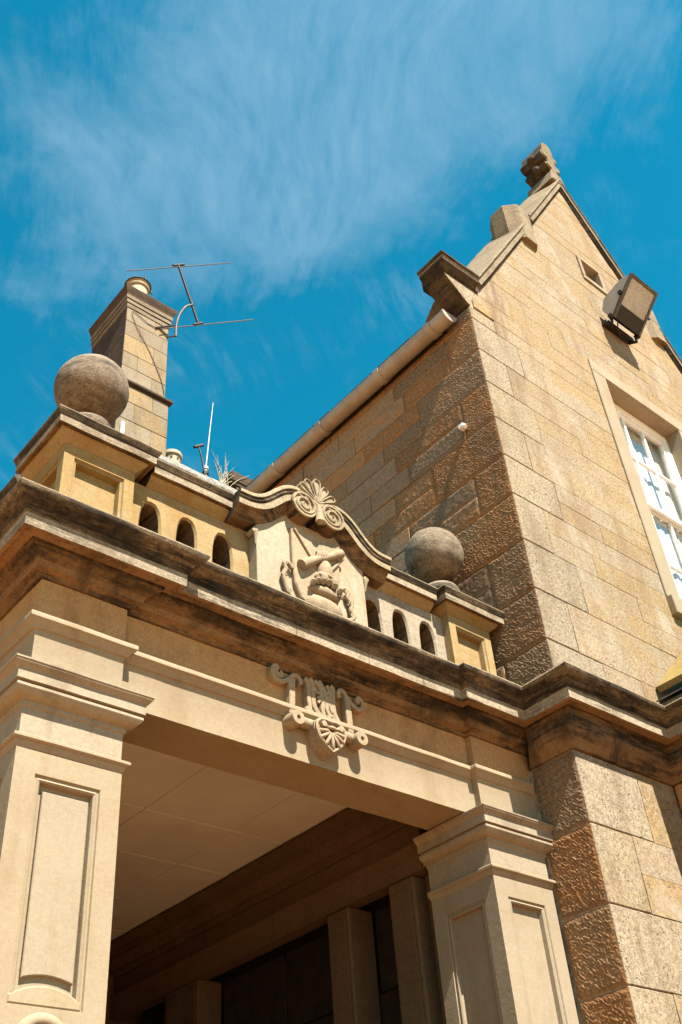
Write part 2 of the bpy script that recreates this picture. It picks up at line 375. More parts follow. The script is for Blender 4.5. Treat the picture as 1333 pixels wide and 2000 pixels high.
def plan_offsets(path, closed=False):
    n = len(path); segs = n if closed else n-1
    nr = []
    for i in range(segs):
        a = Vector(path[i]); b = Vector(path[(i+1) % n]); d = (b-a).normalized(); nr.append(Vector((d.y, -d.x)))
    off = []
    for i in range(n):
        if closed: n1, n2 = nr[i-1], nr[i]
        else: n1, n2 = nr[max(0, i-1)], nr[min(segs-1, i)]
        off.append((n1+n2)/(1+n1.dot(n2)))
    return off
def sweep(b, path, prof, runs=None, closed=False, step=.09, back=None, gap=.0015):
    """prof: list of (e, z, mat) ordered round the section; mat is for the strip from this point to the next.
    runs: list of (segment, t0, t1) that make up one piece."""
    n = len(path); off = plan_offsets(path, closed); segs = n if closed else n-1
    if runs is None: runs = [(i, 0., 1.) for i in range(segs)]
    rings = []
    for ri, (i, t0, t1) in enumerate(runs):
        a = Vector(path[i]); c = Vector(path[(i+1) % n]); ma = off[i]; mc = off[(i+1) % n]
        L = (c-a).length
        k = max(1, int(L*(t1-t0)/step))
        for j in range(k+1):
            if j == 0 and ri > 0: continue
            t = t0+(t1-t0)*j/k
            if not closed:
                if ri == 0 and j == 0 and t0 > 0: t += gap/L
                if ri == len(runs)-1 and j == k and t1 < 1: t -= gap/L
            rings.append([(a+ma*e).lerp(c+mc*e, t).to_3d()+Vector((0, 0, z)) for e, z, _ in prof])
    m_ = len(prof); base = len(b.v)
    for r in rings: b.v += [tuple(p) for p in r]
    nr = len(rings)
    rng = range(nr-1)
    for j in rng:
        for q in range(m_):
            q2 = (q+1) % m_
            b.f.append((base+j*m_+q, base+(j+1)*m_+q, base+(j+1)*m_+q2, base+j*m_+q2)); b.m.append(b.mi(prof[q][2]))
    if not closed:
        b.f.append(tuple(base+q for q in range(m_))); b.m.append(b.mi(prof[0][2]))
        b.f.append(tuple(base+(nr-1)*m_+q for q in range(m_))[::-1]); b.m.append(b.mi(prof[0][2]))
def lathe(b, cx, cy, prof, mat, n=40, sq=0.):
    base = len(b.v); m_ = len(prof)
    for r, z in prof:
        for i in range(n):
            a = 2*math.pi*i/n
            k = 1.
            if sq: k = 1/((abs(math.cos(a))**sq+abs(math.sin(a))**sq)**(1/sq))
            b.v.append((cx+r*k*math.cos(a), cy+r*k*math.sin(a), z))
    for j in range(m_-1):
        for i in range(n):
            i2 = (i+1) % n
            b.f.append((base+j*n+i, base+j*n+i2, base+(j+1)*n+i2, base+(j+1)*n+i)); b.m.append(b.mi(mat))
    b.f.append(tuple(base+i for i in range(n))[::-1]); b.m.append(b.mi(mat))
    b.f.append(tuple(base+(m_-1)*n+i for i in range(n))); b.m.append(b.mi(mat))
def tube(b, pts, r, mat, n=8, cap=True):
    pts = [Vector(p) for p in pts]; rr = r if isinstance(r, (list, tuple)) else [r]*len(pts)
    base = len(b.v); up = None
    for i, p in enumerate(pts):
        d = (pts[min(i+1, len(pts)-1)]-pts[max(0, i-1)]).normalized()
        if up is None: up = d.orthogonal().normalized()
        u = (up-d*up.dot(d)).normalized(); up = u; v = d.cross(u)
        for k in range(n):
            a = 2*math.pi*k/n; b.v.append(tuple(p+(u*math.cos(a)+v*math.sin(a))*rr[i]))
    for i in range(len(pts)-1):
        for k in range(n):
            k2 = (k+1) % n
            b.f.append((base+i*n+k, base+i*n+k2, base+(i+1)*n+k2, base+(i+1)*n+k)); b.m.append(b.mi(mat))
    if cap:
        b.f.append(tuple(base+k for k in range(n))[::-1]); b.m.append(b.mi(mat))
        e = base+(len(pts)-1)*n; b.f.append(tuple(e+k for k in range(n))); b.m.append(b.mi(mat))
def offset_poly(poly, d):
    """inset a (roughly convex, counter-clockwise or clockwise) polygon by d"""
    n = len(poly); A = sum(poly[i][0]*poly[(i+1) % n][1]-poly[(i+1) % n][0]*poly[i][1] for i in range(n))
    s = 1 if A > 0 else -1; out = []
    for i in range(n):
        p0 = Vector(poly[i-1]); p1 = Vector(poly[i]); p2 = Vector(poly[(i+1) % n])
        d1 = (p1-p0).normalized(); d2 = (p2-p1).normalized()
        n1 = Vector((-d1.y, d1.x))*s; n2 = Vector((-d2.y, d2.x))*s
        k = 1+n1.dot(n2)
        mm = (n1+n2)/max(k, .35)
        out.append(tuple(p1+mm*d))
    return out
def plate(b, poly, y0, y1, mat, bev=.006, axis='y', matside=None):
    """polygon given in (x,z) (axis y) or (y,z) (axis x); y0 = back, y1 = front"""
    inn = offset_poly(poly, bev) if bev else poly
    s = 1 if y1 > y0 else -1
    yb = y1-s*bev
    def P(q, d): return (q[0], d, q[1]) if axis == 'y' else (d, q[0], q[1])
    n = len(poly); base = len(b.v)
    b.v += [P(q, y0) for q in poly]+[P(q, yb) for q in poly]+([P(q, y1) for q in inn] if bev else [])
    ms = b.mi(matside or mat); mf = b.mi(mat)
    for i in range(n):
        j = (i+1) % n
        b.f.append((base+i, base+j, base+n+j, base+n+i)); b.m.append(ms)
        if bev: b.f.append((base+n+i, base+n+j, base+2*n+j, base+2*n+i)); b.m.append(mf)
    t = base+(2*n if bev else n)
    b.f.append(tuple(t+i for i in range(n))); b.m.append(mf)
    b.f.append(tuple(base+i for i in range(n))[::-1]); b.m.append(ms)
def clip(poly, a, b_, c):
    """keep a*x+b*z<=c"""
    out = []
    for i in range(len(poly)):
        p = poly[i]; q = poly[(i+1) % len(poly)]
        dp = a*p[0]+b_*p[1]-c; dq = a*q[0]+b_*q[1]-c
        if dp <= 0: out.append(p)
        if dp*dq < 0:
            t = dp/(dp-dq); out.append((p[0]+(q[0]-p[0])*t, p[1]+(q[1]-p[1])*t))
    # drop doubles
    res = []
    for p in out:
        if not res or math.dist(p, res[-1]) > .004: res.append(p)
    if len(res) > 1 and math.dist(res[0], res[-1]) < .004: res.pop()
    return res
def area(p): return abs(sum(p[i][0]*p[(i+1) % len(p)][1]-p[(i+1) % len(p)][0]*p[i][1] for i in range(len(p))))/2
def arcpts(cx, cz, r, a0, a1, n): return [(cx+r*math.cos(R_(a0+(a1-a0)*i/n)), cz+r*math.sin(R_(a0+(a1-a0)*i/n))) for i in range(n+1)]

# ================================================================== ground
b = MB(); b.quad((-400, -400, 0), (400, -400, 0), (400, 400, 0), (-400, 400, 0), 'gravel')
g = b.build('ground'); tag(g, kind='structure', label='pale sandy gravel round the building')
b = MB(); b.box(-.6, 6.38, -2.2, 4.39, .001, .10, 'paving', .01)
g = b.build('porch_pavement'); tag(g, kind='structure', label='dark stone pavement under and before the porch')

# ================================================================== PORCH
PX0, PX1 = 1.71, 2.24         # left pier
QX0, QX1 = 4.762, 5.30        # right pilaster
porch = empty('entrance_porch', (3.5, .3, 0))
tag(porch, 'sandstone entrance porch with panelled piers, dark cornice and ball finials', 'porch')
MID = .045
PATH = [(1.71, 4.4), (1.71, 0), (2.24, 0), (2.24, MID), (4.765, MID), (4.765, 0), (5.32, 0), (5.32, -.38), (6.40, -.38), (6.40, -2.6)]
CR = 'crust_stone'; BD = 'bed_stone'; CO = 'corona_stone'
TOP = [(-.14, 5.12, CR), (.262, 5.068, 'coping_stone'), (.279, 5.060, 'coping_stone'), (.286, 5.047, CR), (.284, 5.034, CR), (.276, 5.020, CR), (.258, 5.003, CR), (.238, 4.992, CR), (.226, 4.982, CR), (.223, 4.973, CR),  # paler stone on the top edge paints the light catching it
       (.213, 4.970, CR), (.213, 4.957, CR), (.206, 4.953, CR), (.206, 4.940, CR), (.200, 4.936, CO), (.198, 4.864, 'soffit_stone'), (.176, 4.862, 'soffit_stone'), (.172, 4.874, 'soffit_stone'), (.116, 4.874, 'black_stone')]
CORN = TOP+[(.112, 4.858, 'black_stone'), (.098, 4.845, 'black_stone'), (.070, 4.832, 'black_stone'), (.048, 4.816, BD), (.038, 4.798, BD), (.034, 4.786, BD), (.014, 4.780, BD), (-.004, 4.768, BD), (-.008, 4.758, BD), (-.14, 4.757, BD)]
def cornice(runs, parent, name='cornice_stone', prof=CORN):
    b = MB(); sweep(b, PATH, prof, runs); return mk(b, name, parent, smooth=28, wob=.0032)
def seg3(x): return (x-2.24)/(4.765-2.24)
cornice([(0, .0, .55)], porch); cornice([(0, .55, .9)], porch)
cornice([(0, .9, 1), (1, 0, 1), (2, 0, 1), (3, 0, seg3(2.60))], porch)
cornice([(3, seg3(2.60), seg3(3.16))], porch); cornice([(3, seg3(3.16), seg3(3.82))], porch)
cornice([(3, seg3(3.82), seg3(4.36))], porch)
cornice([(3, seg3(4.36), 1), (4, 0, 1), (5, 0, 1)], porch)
# frieze + architrave
FR = 'frieze_stone'; AS = 'ashlar'
FRZ = [(-.30, 4.754, FR), (-.022, 4.754, FR), (-.022, 4.536, FR), (.010, 4.534, FR), (-.30, 4.532, FR)]
ARC = [(-.345, 4.529, AS), (.016, 4.531, AS), (.026, 4.526, AS), (.030, 4.516, AS), (.029, 4.500, AS), (.020, 4.495, AS), (.014, 4.488, AS), (.000, 4.474, AS), (-.006, 4.462, AS), (-.018, 4.458, AS), (-.022, 4.446, AS), (-.022, 4.2225, AS), (-.345, 4.2225, AS)]
def band(prof, runs, name, parent=porch):
    b = MB(); sweep(b, PATH, prof, runs, gap=.001); return mk(b, name, parent, smooth=28, wob=.0022)
for prof, nm in ((FRZ, 'frieze_block'), (ARC, 'architrave_block')):
    band(prof, [(0, 0, .5)], nm); band(prof, [(0, .5, .88)], nm)
    band(prof, [(0, .88, 1), (1, 0, 1), (2, 0, 1), (3, 0, .001)], nm)
    band(prof, [(3, .001, .999)], nm)
    band(prof, [(3, .999, 1), (4, 0, 1), (5, 0, 1)], nm)

# piers ----------------------------------------------------------
CAPS = 'capital_stone'
CAP = [(-.12, 4.219, CAPS), (.088, 4.219, CAPS), (.100, 4.214, CAPS), (.100, 4.206, CAPS), (.094, 4.203, CAPS), (.094, 4.196, CAPS), (.080, 4.186, CAPS), (.072, 4.176, CAPS), (.069, 4.172, CAPS), (.069, 4.122, CAPS), (.046, 4.120, CAPS), (.046, 4.112, CAPS), (.062, 4.107, CAPS), (.063, 4.094, CAPS), (.054, 4.079, CAPS), (.036, 4.066, CAPS), (.012, 4.059, CAPS), (.004, 4.057, CAPS), (.004, 4.036, CAPS), (-.006, 4.030, CAPS), (-.006, 3.886, AS), (.020, 3.885, AS), (.029, 3.878, AS), (.029, 3.866, AS), (.020, 3.858, AS), (.014, 3.857, AS), (.010, 3.845, AS), (.004, 3.836, AS), (.000, 3.828, AS), (-.12, 3.826, AS)]
def pier(x0, x1, y0, y1, mats, panels, name):
    root = empty(name, (x0, y0, 0)); part_of(root, porch)
    b = MB(); sweep(b, [(x0, y1), (x0, y0), (x1, y0), (x1, y1)], CAP, closed=True, step=.05)
    # close last strip of ring: build as open loop back to start
    b2 = MB(); sweep(b2, [(x0, y1), (x0, y0), (x1, y0), (x1, y1), (x0, y1+.0001)], CAP, step=.05)
    mk(b2, 'capital', root, smooth=30, wob=.0018)
    # shaft faces with moulded panels
    zt, zb = 3.8265, .32
    prof = [(0, 0.), (.004, .010), (.012, .010), (.022, .004), (.030, .010), (.033, .040), (.046, .040)]
    sb = MB()
    def face(P, w, pt, pb, mg, mat):
        # P(u,z,depth)
        rings = [((0, w, zb, zt), 0.), ((mg, w-mg, pb, pt), 0.)]
        for ins, dp in prof[1:]: rings.append(((mg+ins, w-mg-ins, pb+ins, pt-ins), dp))
        vs = []
        for (u0, u1, z0, z1), d in rings:
            vs += [P(u0, z0, d), P(u1, z0, d), P(u1, z1, d), P(u0, z1, d)]
        fs = []
        for r in range(len(rings)-1):
            for k in range(4):
                k2 = (k+1) % 4; fs.append((r*4+k, r*4+k2, r*4+4+k2, r*4+4+k))
        fs.append(tuple((len(rings)-1)*4+k for k in range(4)))
        sb.add(vs, fs, mat)
    W = x1-x0; D = y1-y0
    pt, pb, mg = panels
    face(lambda u, z, d: (x0+u, y0+d, z), W, pt, pb, mg, mats[0])
    face(lambda u, z, d: (x0+d, y0+u, z), D, pt, 1.0, mg, mats[1])
    face(lambda u, z, d: (x1-d, y0+u, z), D, pt, 1.0, mg, mats[1])
    face(lambda u, z, d: (x0+u, y1-d, z), W, pt, 1.0, mg, mats[1])
    mk(sb, 'shaft', root, smooth=25, wob=.0012)
    b = MB(); b.box(x0-.07, x1+.07, y0-.07, y1+.07, 0, .31, AS, .012); mk(b, 'plinth', root)
    return root
lp = pier(PX0, PX1, 0, .53, (AS, AS), (3.72, 2.78, .103), 'pier')
b = MB()   # raised field of the panel ending in a flat arch above a roundel
fx0, fx1 = 1.868, 2.095
plate(b, [(fx0, 2.884)]+[(1.98+.114*t, 2.884+.020*(1-t*t)) for t in (-.8, -.5, -.2, 0, .2, .5, .8)]+[(fx1, 2.884), (fx1, 3.658), (fx0, 3.658)], .044, .020, AS, .004)
mk(b, 'panel_field', lp, wob=.001)
b = MB()
arc = [(1.972+.158*t, 2.862-.036*t*t*1.3) for t in (-1, -.8, -.6, -.4, -.2, 0, .2, .4, .6, .8, 1)]
plate(b, arc+[(2.13, 2.782), (1.814, 2.782)], .044, .003, AS, .007)
mk(b, 'arched_border', lp, wob=.0015)
b = MB(); tube(b, [(1.961+.105*math.cos(R_(a)), -.012, 2.628+.105*math.sin(R_(a))) for a in range(-10, 191, 8)], .026, AS, 10)
mk(b, 'roundel_moulding', lp, smooth=50, wob=.002)
rp = pier(QX0, QX1, 0, .53, (AS, AS), (3.715, 1.0, .103), 'pier')

# inner pieces: ceiling, right-hand inner cornice and door case -----------------
ceil = empty('ceiling', (3, 2, 4.6)); part_of(ceil, porch)
b = MB(); b.box(1.9, 4.80, .38, 4.4, 4.612, 4.68, 'ceiling_gap'); mk(b, 'ceiling_board', ceil)
xs = [1.968, 2.691, 3.414, 4.137, 4.76]; ys = [.392, 1.056, 1.756, 2.444, 3.20, 3.90, 4.38]
for i in range(4):
    for j in range(6):
        b = MB(); gp = .0022; b.box(xs[i]+gp, xs[i+1]-gp, ys[j]+gp, ys[j+1]-gp, 4.600+.0015*((i*3+j*5) % 3), 4.611, 'ceiling_paint', .0025); mk(b, 'ceiling_panel', ceil)
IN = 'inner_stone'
scr = empty('door_screen', (4.76, 2, 0)); part_of(scr, porch)
ipath = [(4.76, 4.39), (4.76, .56)]
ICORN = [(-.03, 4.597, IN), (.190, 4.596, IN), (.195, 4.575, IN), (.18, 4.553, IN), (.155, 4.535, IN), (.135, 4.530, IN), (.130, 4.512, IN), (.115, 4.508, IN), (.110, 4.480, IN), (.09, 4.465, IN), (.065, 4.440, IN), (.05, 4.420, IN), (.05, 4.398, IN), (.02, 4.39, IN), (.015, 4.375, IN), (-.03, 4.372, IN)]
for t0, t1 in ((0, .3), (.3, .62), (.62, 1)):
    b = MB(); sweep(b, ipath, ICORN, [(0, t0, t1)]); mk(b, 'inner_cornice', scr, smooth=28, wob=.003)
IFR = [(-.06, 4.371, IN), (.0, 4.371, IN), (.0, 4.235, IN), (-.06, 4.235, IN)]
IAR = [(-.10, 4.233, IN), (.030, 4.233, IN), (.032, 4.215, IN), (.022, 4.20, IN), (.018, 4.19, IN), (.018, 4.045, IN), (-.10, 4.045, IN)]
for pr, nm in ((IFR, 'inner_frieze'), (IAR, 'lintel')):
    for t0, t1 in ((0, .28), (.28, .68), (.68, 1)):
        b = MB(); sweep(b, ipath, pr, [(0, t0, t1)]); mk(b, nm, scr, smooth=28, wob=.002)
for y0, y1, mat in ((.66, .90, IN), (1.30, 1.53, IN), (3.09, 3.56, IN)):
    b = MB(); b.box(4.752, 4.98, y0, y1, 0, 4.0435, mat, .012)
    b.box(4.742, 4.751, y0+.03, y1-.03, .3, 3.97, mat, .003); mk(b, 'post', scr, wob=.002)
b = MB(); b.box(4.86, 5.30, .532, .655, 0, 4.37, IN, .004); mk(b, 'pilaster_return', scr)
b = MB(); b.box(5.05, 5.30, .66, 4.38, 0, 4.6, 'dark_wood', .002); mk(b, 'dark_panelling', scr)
for y0, y1 in ((.905, 1.295), (1.535, 2.29), (2.31, 3.085), (3.565, 4.37)):
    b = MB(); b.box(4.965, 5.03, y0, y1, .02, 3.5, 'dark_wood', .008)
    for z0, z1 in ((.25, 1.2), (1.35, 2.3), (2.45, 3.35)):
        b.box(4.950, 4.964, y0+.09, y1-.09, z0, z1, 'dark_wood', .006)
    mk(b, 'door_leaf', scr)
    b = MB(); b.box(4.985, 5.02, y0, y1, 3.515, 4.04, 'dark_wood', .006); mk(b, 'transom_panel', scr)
b = MB(); b.box(1.72, 5.315, 4.40, 4.55, 0, 5.04, IN); mk(b, 'rear_wall', porch)
b = MB(); b.box(1.76, 2.04, 1.5, 4.39, .1, 4.218, IN, .004); mk(b, 'added_side_wall', porch)  # unseen wall, added to keep light out and darken the porch ceiling
b = MB(); b.box(2.0, 5.30, .30, 4.38, 4.76, 4.98, 'soot_shade_stone'); mk(b, 'porch_roof', porch)

# parapet -------------------------------------------------------
DS = 'die_stone'; RL = 'rail_stone'
RAIL = [(-.12, 5.935, RL), (.094, 5.902, 'coping_stone'), (.108, 5.894, 'coping_stone'), (.112, 5.884, RL), (.108, 5.872, RL), (.098, 5.860, RL), (.096, 5.852, RL), (.090, 5.848, RL), (.090, 5.838, CO), (.088, 5.796, BD), (.074, 5.794, BD), (.070, 5.800, BD), (.056, 5.798, DS), (.048, 5.782, DS), (.034, 5.768, DS), (.016, 5.756, DS), (.008, 5.748, DS), (.0, 5.742, DS), (-.12, 5.740, DS)]  # top edge paler, light from above painted into the colour
def die(x0, x1, y0, y1, name='pedestal'):
    root = empty(name, (x0, y0, 5.1)); part_of(root, porch)
    b = MB(); W = x1-x0; mg = .065
    rings = [((x0, x1, 5.11, 5.739), 0.), ((x0+mg, x1-mg, 5.19, 5.662), 0.), ((x0+mg+.006, x1-mg-.006, 5.196, 5.656), .012), ((x0+mg+.02, x1-mg-.02, 5.21, 5.642), .016), ((x0+mg+.024, x1-mg-.024, 5.214, 5.638), .060)]
    vs = []
    for (u0, u1, z0, z1), d in rings: vs += [(u0, y0+d, z0), (u1, y0+d, z0), (u1, y0+d, z1), (u0, y0+d, z1)]
    fs = [(r*4+k, r*4+(k+1) % 4, r*4+4+(k+1) % 4, r*4+4+k) for r in range(4) for k in range(4)]+[(16, 17, 18, 19)]
    b.add(vs, fs, DS)
    vs = []
    D = y1-y0
    for (u0, u1, z0, z1), d in rings:
        s0 = y0+(u0-x0)/W*D; s1 = y0+(u1-x0)/W*D
        vs += [(x0+d, s0, z0), (x0+d, s1, z0), (x0+d, s1, z1), (x0+d, s0, z1)]
    b.add(vs, fs, DS)
    b.quad((x1, y0, 5.11), (x1, y1, 5.11), (x1, y1, 5.739), (x1, y0, 5.739), DS)
    b.quad((x0, y1, 5.11), (x1, y1, 5.11), (x1, y1, 5.739), (x0, y1, 5.739), DS)
    mk(b, 'die', root, smooth=25, wob=.0025)
    b = MB(); sweep(b, [(x0, y1), (x0, y0), (x1, y0), (x1, y1), (x0, y1+.0001)], RAIL, step=.05); mk(b, 'cap', root, smooth=28, wob=.003)
    cx = (x0+x1)/2; cy = (y0+y1)/2
    b = MB(); lathe(b, cx, cy, [(.215, 5.921), (.215, 5.945), (.18, 5.985), (.13, 6.015), (.11, 6.03), (.10, 6.06), (.115, 6.075), (.152, 6.10), (.158, 6.13), (.14, 6.16), (.09, 6.18)], 'ball_stone', 40)
    mk(b, 'ball_foot', root, smooth=40, wob=.002)
    b = MB(); rb = .233; cz = 6.49
    lathe(b, cx, cy, [(max(.0005, rb*math.sin(math.pi*i/28)), cz-rb*math.cos(math.pi*i/28)) for i in range(29)], 'ball_stone', 56)
    mk(b, 'ball_finial', root, smooth=60, wob=.006)
    return root
die(1.772, 2.222, .055, .505); die(4.800, 5.235, .055, .505)
YB = .12
def balustrade(x0, x1, centres, hw, zt, zb, cuts, MT='die_stone'):
    root = empty('balustrade', ((x0+x1)/2, YB, 5.1)); part_of(root, porch)
    lo, hi = 5.11, 5.7395
    bounds = [x0]+[(centres[i]+centres[i+1])/2 for i in range(len(centres)-1)]+[x1]
    b = MB()
    for c, xa, xb in zip(centres, bounds[:-1], bounds[1:]):
        angs = sorted([2*math.pi*i/40 for i in range(40)]+[math.atan2(z-5.43, x-c) % (2*math.pi) for x in (xa, xb) for z in (lo, hi)])
        def hole(a, w, e=0.):
            # rounded slot
            dx, dz = math.cos(a), math.sin(a)
            r = w; hh = (zt-zb)/2+e; cz = (zt+zb)/2
            # superellipse
            k = 1/((abs(dx/r)**2.7+abs(dz/hh)**2.7)**(1/2.7))
            return (c+dx*k, cz+dz*k)
        rows = []
        for a in angs:
            dx, dz = math.cos(a), math.sin(a)
            t = min(((xb-c)/dx if dx > 1e-9 else (xa-c)/dx if dx < -1e-9 else 9), ((hi-5.43)/dz if dz > 1e-9 else (lo-5.43)/dz if dz < -1e-9 else 9))
            o_ = (c+dx*t, 5.43+dz*t)
            h1 = hole(a, hw+.012, .012); h2 = hole(a, hw)
            rows.append([(o_[0], YB, o_[1]), (h1[0], YB, h1[1]), (h2[0], YB+.014, h2[1]), (h2[0], YB+.26, h2[1])])
        n = len(rows); base = len(b.v)
        for r in rows: b.v += r
        for i in range(n):
            i2 = (i+1) % n
            for k, mm in ((0, MT), (1, MT), (2, 'bed_stone')):
                b.f.append((base+i*4+k, base+i2*4+k, base+i2*4+k+1, base+i*4+k+1)); b.m.append(b.mi(mm))
    mk(b, 'pierced_panel', root, smooth=35, wob=.0025)
    b = MB(); b.box(x0, x1, YB+.262, YB+.34, 5.05, 5.739, 'soot_shade_stone'); mk(b, 'shade_slab', root)  # added behind the slots; its dark colour stands in for their shade
    for a, c_ in cuts:
        b = MB(); sweep(b, [(a, YB), (c_, YB)], RAIL, gap=0); mk(b, 'rail', root, smooth=28, wob=.003)
    return root
balustrade(2.2225, 3.088, [2.377, 2.631, 2.890], .066, 5.632, 5.19, [(2.337, 2.975)])
balustrade(3.985, 4.7995, [4.120, 4.372, 4.628], .070, 5.636, 5.19, [(4.105, 4.685)], 'pale_stone')
# side balustrade running back from the left pedestal
b = MB(); b.box(1.84, 2.05, .507, 4.35, 5.11, 5.739, DS, .004); mk(b, 'side_parapet', porch)
b = MB(); sweep(b, [(1.84, 4.35), (1.84, .62)], RAIL); mk(b, 'side_rail', porch, smooth=28, wob=.003)

# central tablet --------------------------------------------------
tab = empty('tablet', (3.537, .04, 5.1)); part_of(tab, porch)
CX = 3.537
half = [(-.445, 5.905), (-.43, 5.906)]
ctrl = [(-.635, 5.900), (-.56, 5.901), (-.50, 5.914), (-.452, 5.942), (-.40, 5.988), (-.353, 6.037), (-.30, 6.084), (-.253, 6.113), (-.20, 6.131), (-.151, 6.133), (-.11, 6.118), (-.07, 6.09)]
def catmull(P, k=4):
    out = []
    for i in range(len(P)-1):
        p0 = P[max(0, i-1)]; p1 = P[i]; p2 = P[i+1]; p3 = P[min(len(P)-1, i+2)]
        for j in range(k):
            t = j/k
            out.append(tuple(.5*((2*p1[q])+(-p0[q]+p2[q])*t+(2*p0[q]-5*p1[q]+4*p2[q]-p3[q])*t*t+(-p0[q]+3*p1[q]-3*p2[q]+p3[q])*t**3) for q in range(len(p1))))
    out.append(tuple(P[-1])); return out
curve = catmull(ctrl, 3)
# slab under the curve
topl = [(CX+x, z-.165) for x, z in curve if x > -.447]
topr = [(2*CX-x, z) for x, z in topl[::-1]]
poly = [(CX-.447, 5.11), (CX-.447, topl[0][1])]+topl[1:]+topr[:-1]+[(CX+.447, topr[-1][1]), (CX+.447, 5.11)]
b = MB(); plate(b, poly[::-1], .36, .04, 'tablet_stone', .004); mk(b, 'tablet_slab', tab, wob=.002)
PS = 'pediment_stone'; PD = 'rail_stone'
PPROF = [(0.015, -.30, PS), (0, .098, PS), (.010, .102, PS), (.026, .100, PD), (.034, .090, PD), (.048, .088, PD), (.054, .078, PD), (.064, .078, PS), (.066, .084, PS), (.104, .082, BD), (.106, .068, BD), (.112, .050, BD), (.124, .036, BD), (.142, .026, BD), (.150, .012, BD), (.165, .004, BD), (.166, -.30, BD)]
for sgn in (-1, 1):
    b = MB(); rings = []
    for i, (x, z) in enumerate(curve):
        a = Vector(curve[max(0, i-1)]); c = Vector(curve[min(len(curve)-1, i+1)]); d = (c-a).normalized(); nn = Vector((d.y, -d.x))
        rings.append([(CX+sgn*(-1)*(x+nn.x*h), .04-e, z+nn.y*h) for h, e, _ in PPROF])
    m_ = len(PPROF)
    for r in rings: b.v += r
    for j in range(len(rings)-1):
        for q in range(m_):
            q2 = (q+1) % m_; b.f.append((j*m_+q, (j+1)*m_+q, (j+1)*m_+q2, j*m_+q2)); b.m.append(b.mi(PPROF[q][2]))
    b.f.append(tuple(range(m_))); b.m.append(b.mi('rail_stone')); b.f.append(tuple((len(rings)-1)*m_+q for q in range(m_))[::-1]); b.m.append(0)
    mk(b, 'curved_cornice', tab, smooth=30, wob=.0022)
for sgn in (-1, 1):
    cx, cz = CX+sgn*.118, 6.012
    b = MB(); n = 40
    for yy, r in ((.10, .104), (-.055, .104), (-.066, .100), (-.066, .085), (-.054, .082), (-.054, .001)):
        for i in range(n): a = 2*math.pi*i/n; b.v.append((cx+r*math.cos(a), yy, cz+r*math.sin(a)))
    for j in range(5):
        for i in range(n): b.f.append((j*n+i, j*n+(i+1) % n, (j+1)*n+(i+1) % n, (j+1)*n+i)); b.m.append(b.mi(PS if j else BD))
    sp = []
    for i in range(60):
        t = i/59; a = math.pi/2+sgn*(-1)*(-.3)+sgn*t*2*math.pi*1.9; r = .088-.076*t
        sp.append((cx+r*math.cos(a), -.062+.006*t, cz+r*math.sin(a)))
    tube(b, sp, [.0125-.002*i/59 for i in range(60)], PS, 6)
    mk(b, 'volute', tab, smooth=40, wob=.0012)
b = MB()
for k in range(7):
    a = R_(90+(k-3)*27); L = .205-.012*abs(k-3); bx, bz = CX-.004, 6.075
    w0, w1 = .014, .034-.002*abs(k-3)
    pts = []; dx, dz = math.cos(a), math.sin(a); nx, nz = -dz, dx
    side = [(0, w0*.5), (.35, w0*.9), (.7, w1*.9), (.88, w1), (.97, w1*.65), (1., 0)]
    poly = [(bx+dx*L*t+nx*q, bz+dz*L*t+nz*q) for t, q in side]+[(bx+dx*L*t-nx*q, bz+dz*L*t-nz*q) for t, q in side[-2::-1]]
    plate(b, poly, .02, -.052-.008*(k % 2), PS, .007)
    # hollow flute on each lobe drawn as a raised rim
    rim = [(bx+dx*L*t+nx*q*.8, -.060-.008*(k % 2), bz+dz*L*t+nz*q*.8) for t, q in side]+[(bx+dx*L*t-nx*q*.8, -.060-.008*(k % 2), bz+dz*L*t-nz*q*.8) for t, q in side[-2::-1]]
    tube(b, rim, .0055, PS, 5)
plate(b, arcpts(CX, 6.085, .055, 0, 360, 20)[:-1], .02, -.07, PS, .012)
mk(b, 'palmette', tab, smooth=35)
b = MB()
tube(b, [(CX-.003, -.06, 6.06), (CX-.003, -.068, 6.0), (CX-.003, -.07, 5.95), (CX-.003, -.068, 5.915), (CX-.003, -.06, 5.893)], [.014, .018, .020, .034, .012], PS, 10)
for s_ in (-1, 1): tube(b, [(CX+s_*.008, -.066, 6.05), (CX+s_*.018, -.072, 5.98), (CX+s_*.026, -.066, 5.905)], [.008, .011, .013], PS, 7)
mk(b, 'bud_drop', tab, smooth=50)
for s_ in (-1, 1):   # little scroll brackets under the ends of the moulding
    b = MB(); tube(b, [(CX+s_*.462, .03, 5.70), (CX+s_*.462, .10, 5.70)], .022, 'tablet_stone', 12); tube(b, [(CX+s_*.458, .035, 5.69), (CX+s_*.452, .045, 5.60)], [.018, .006], 'tablet_stone', 8)
    mk(b, 'bracket_scroll', tab, smooth=50)
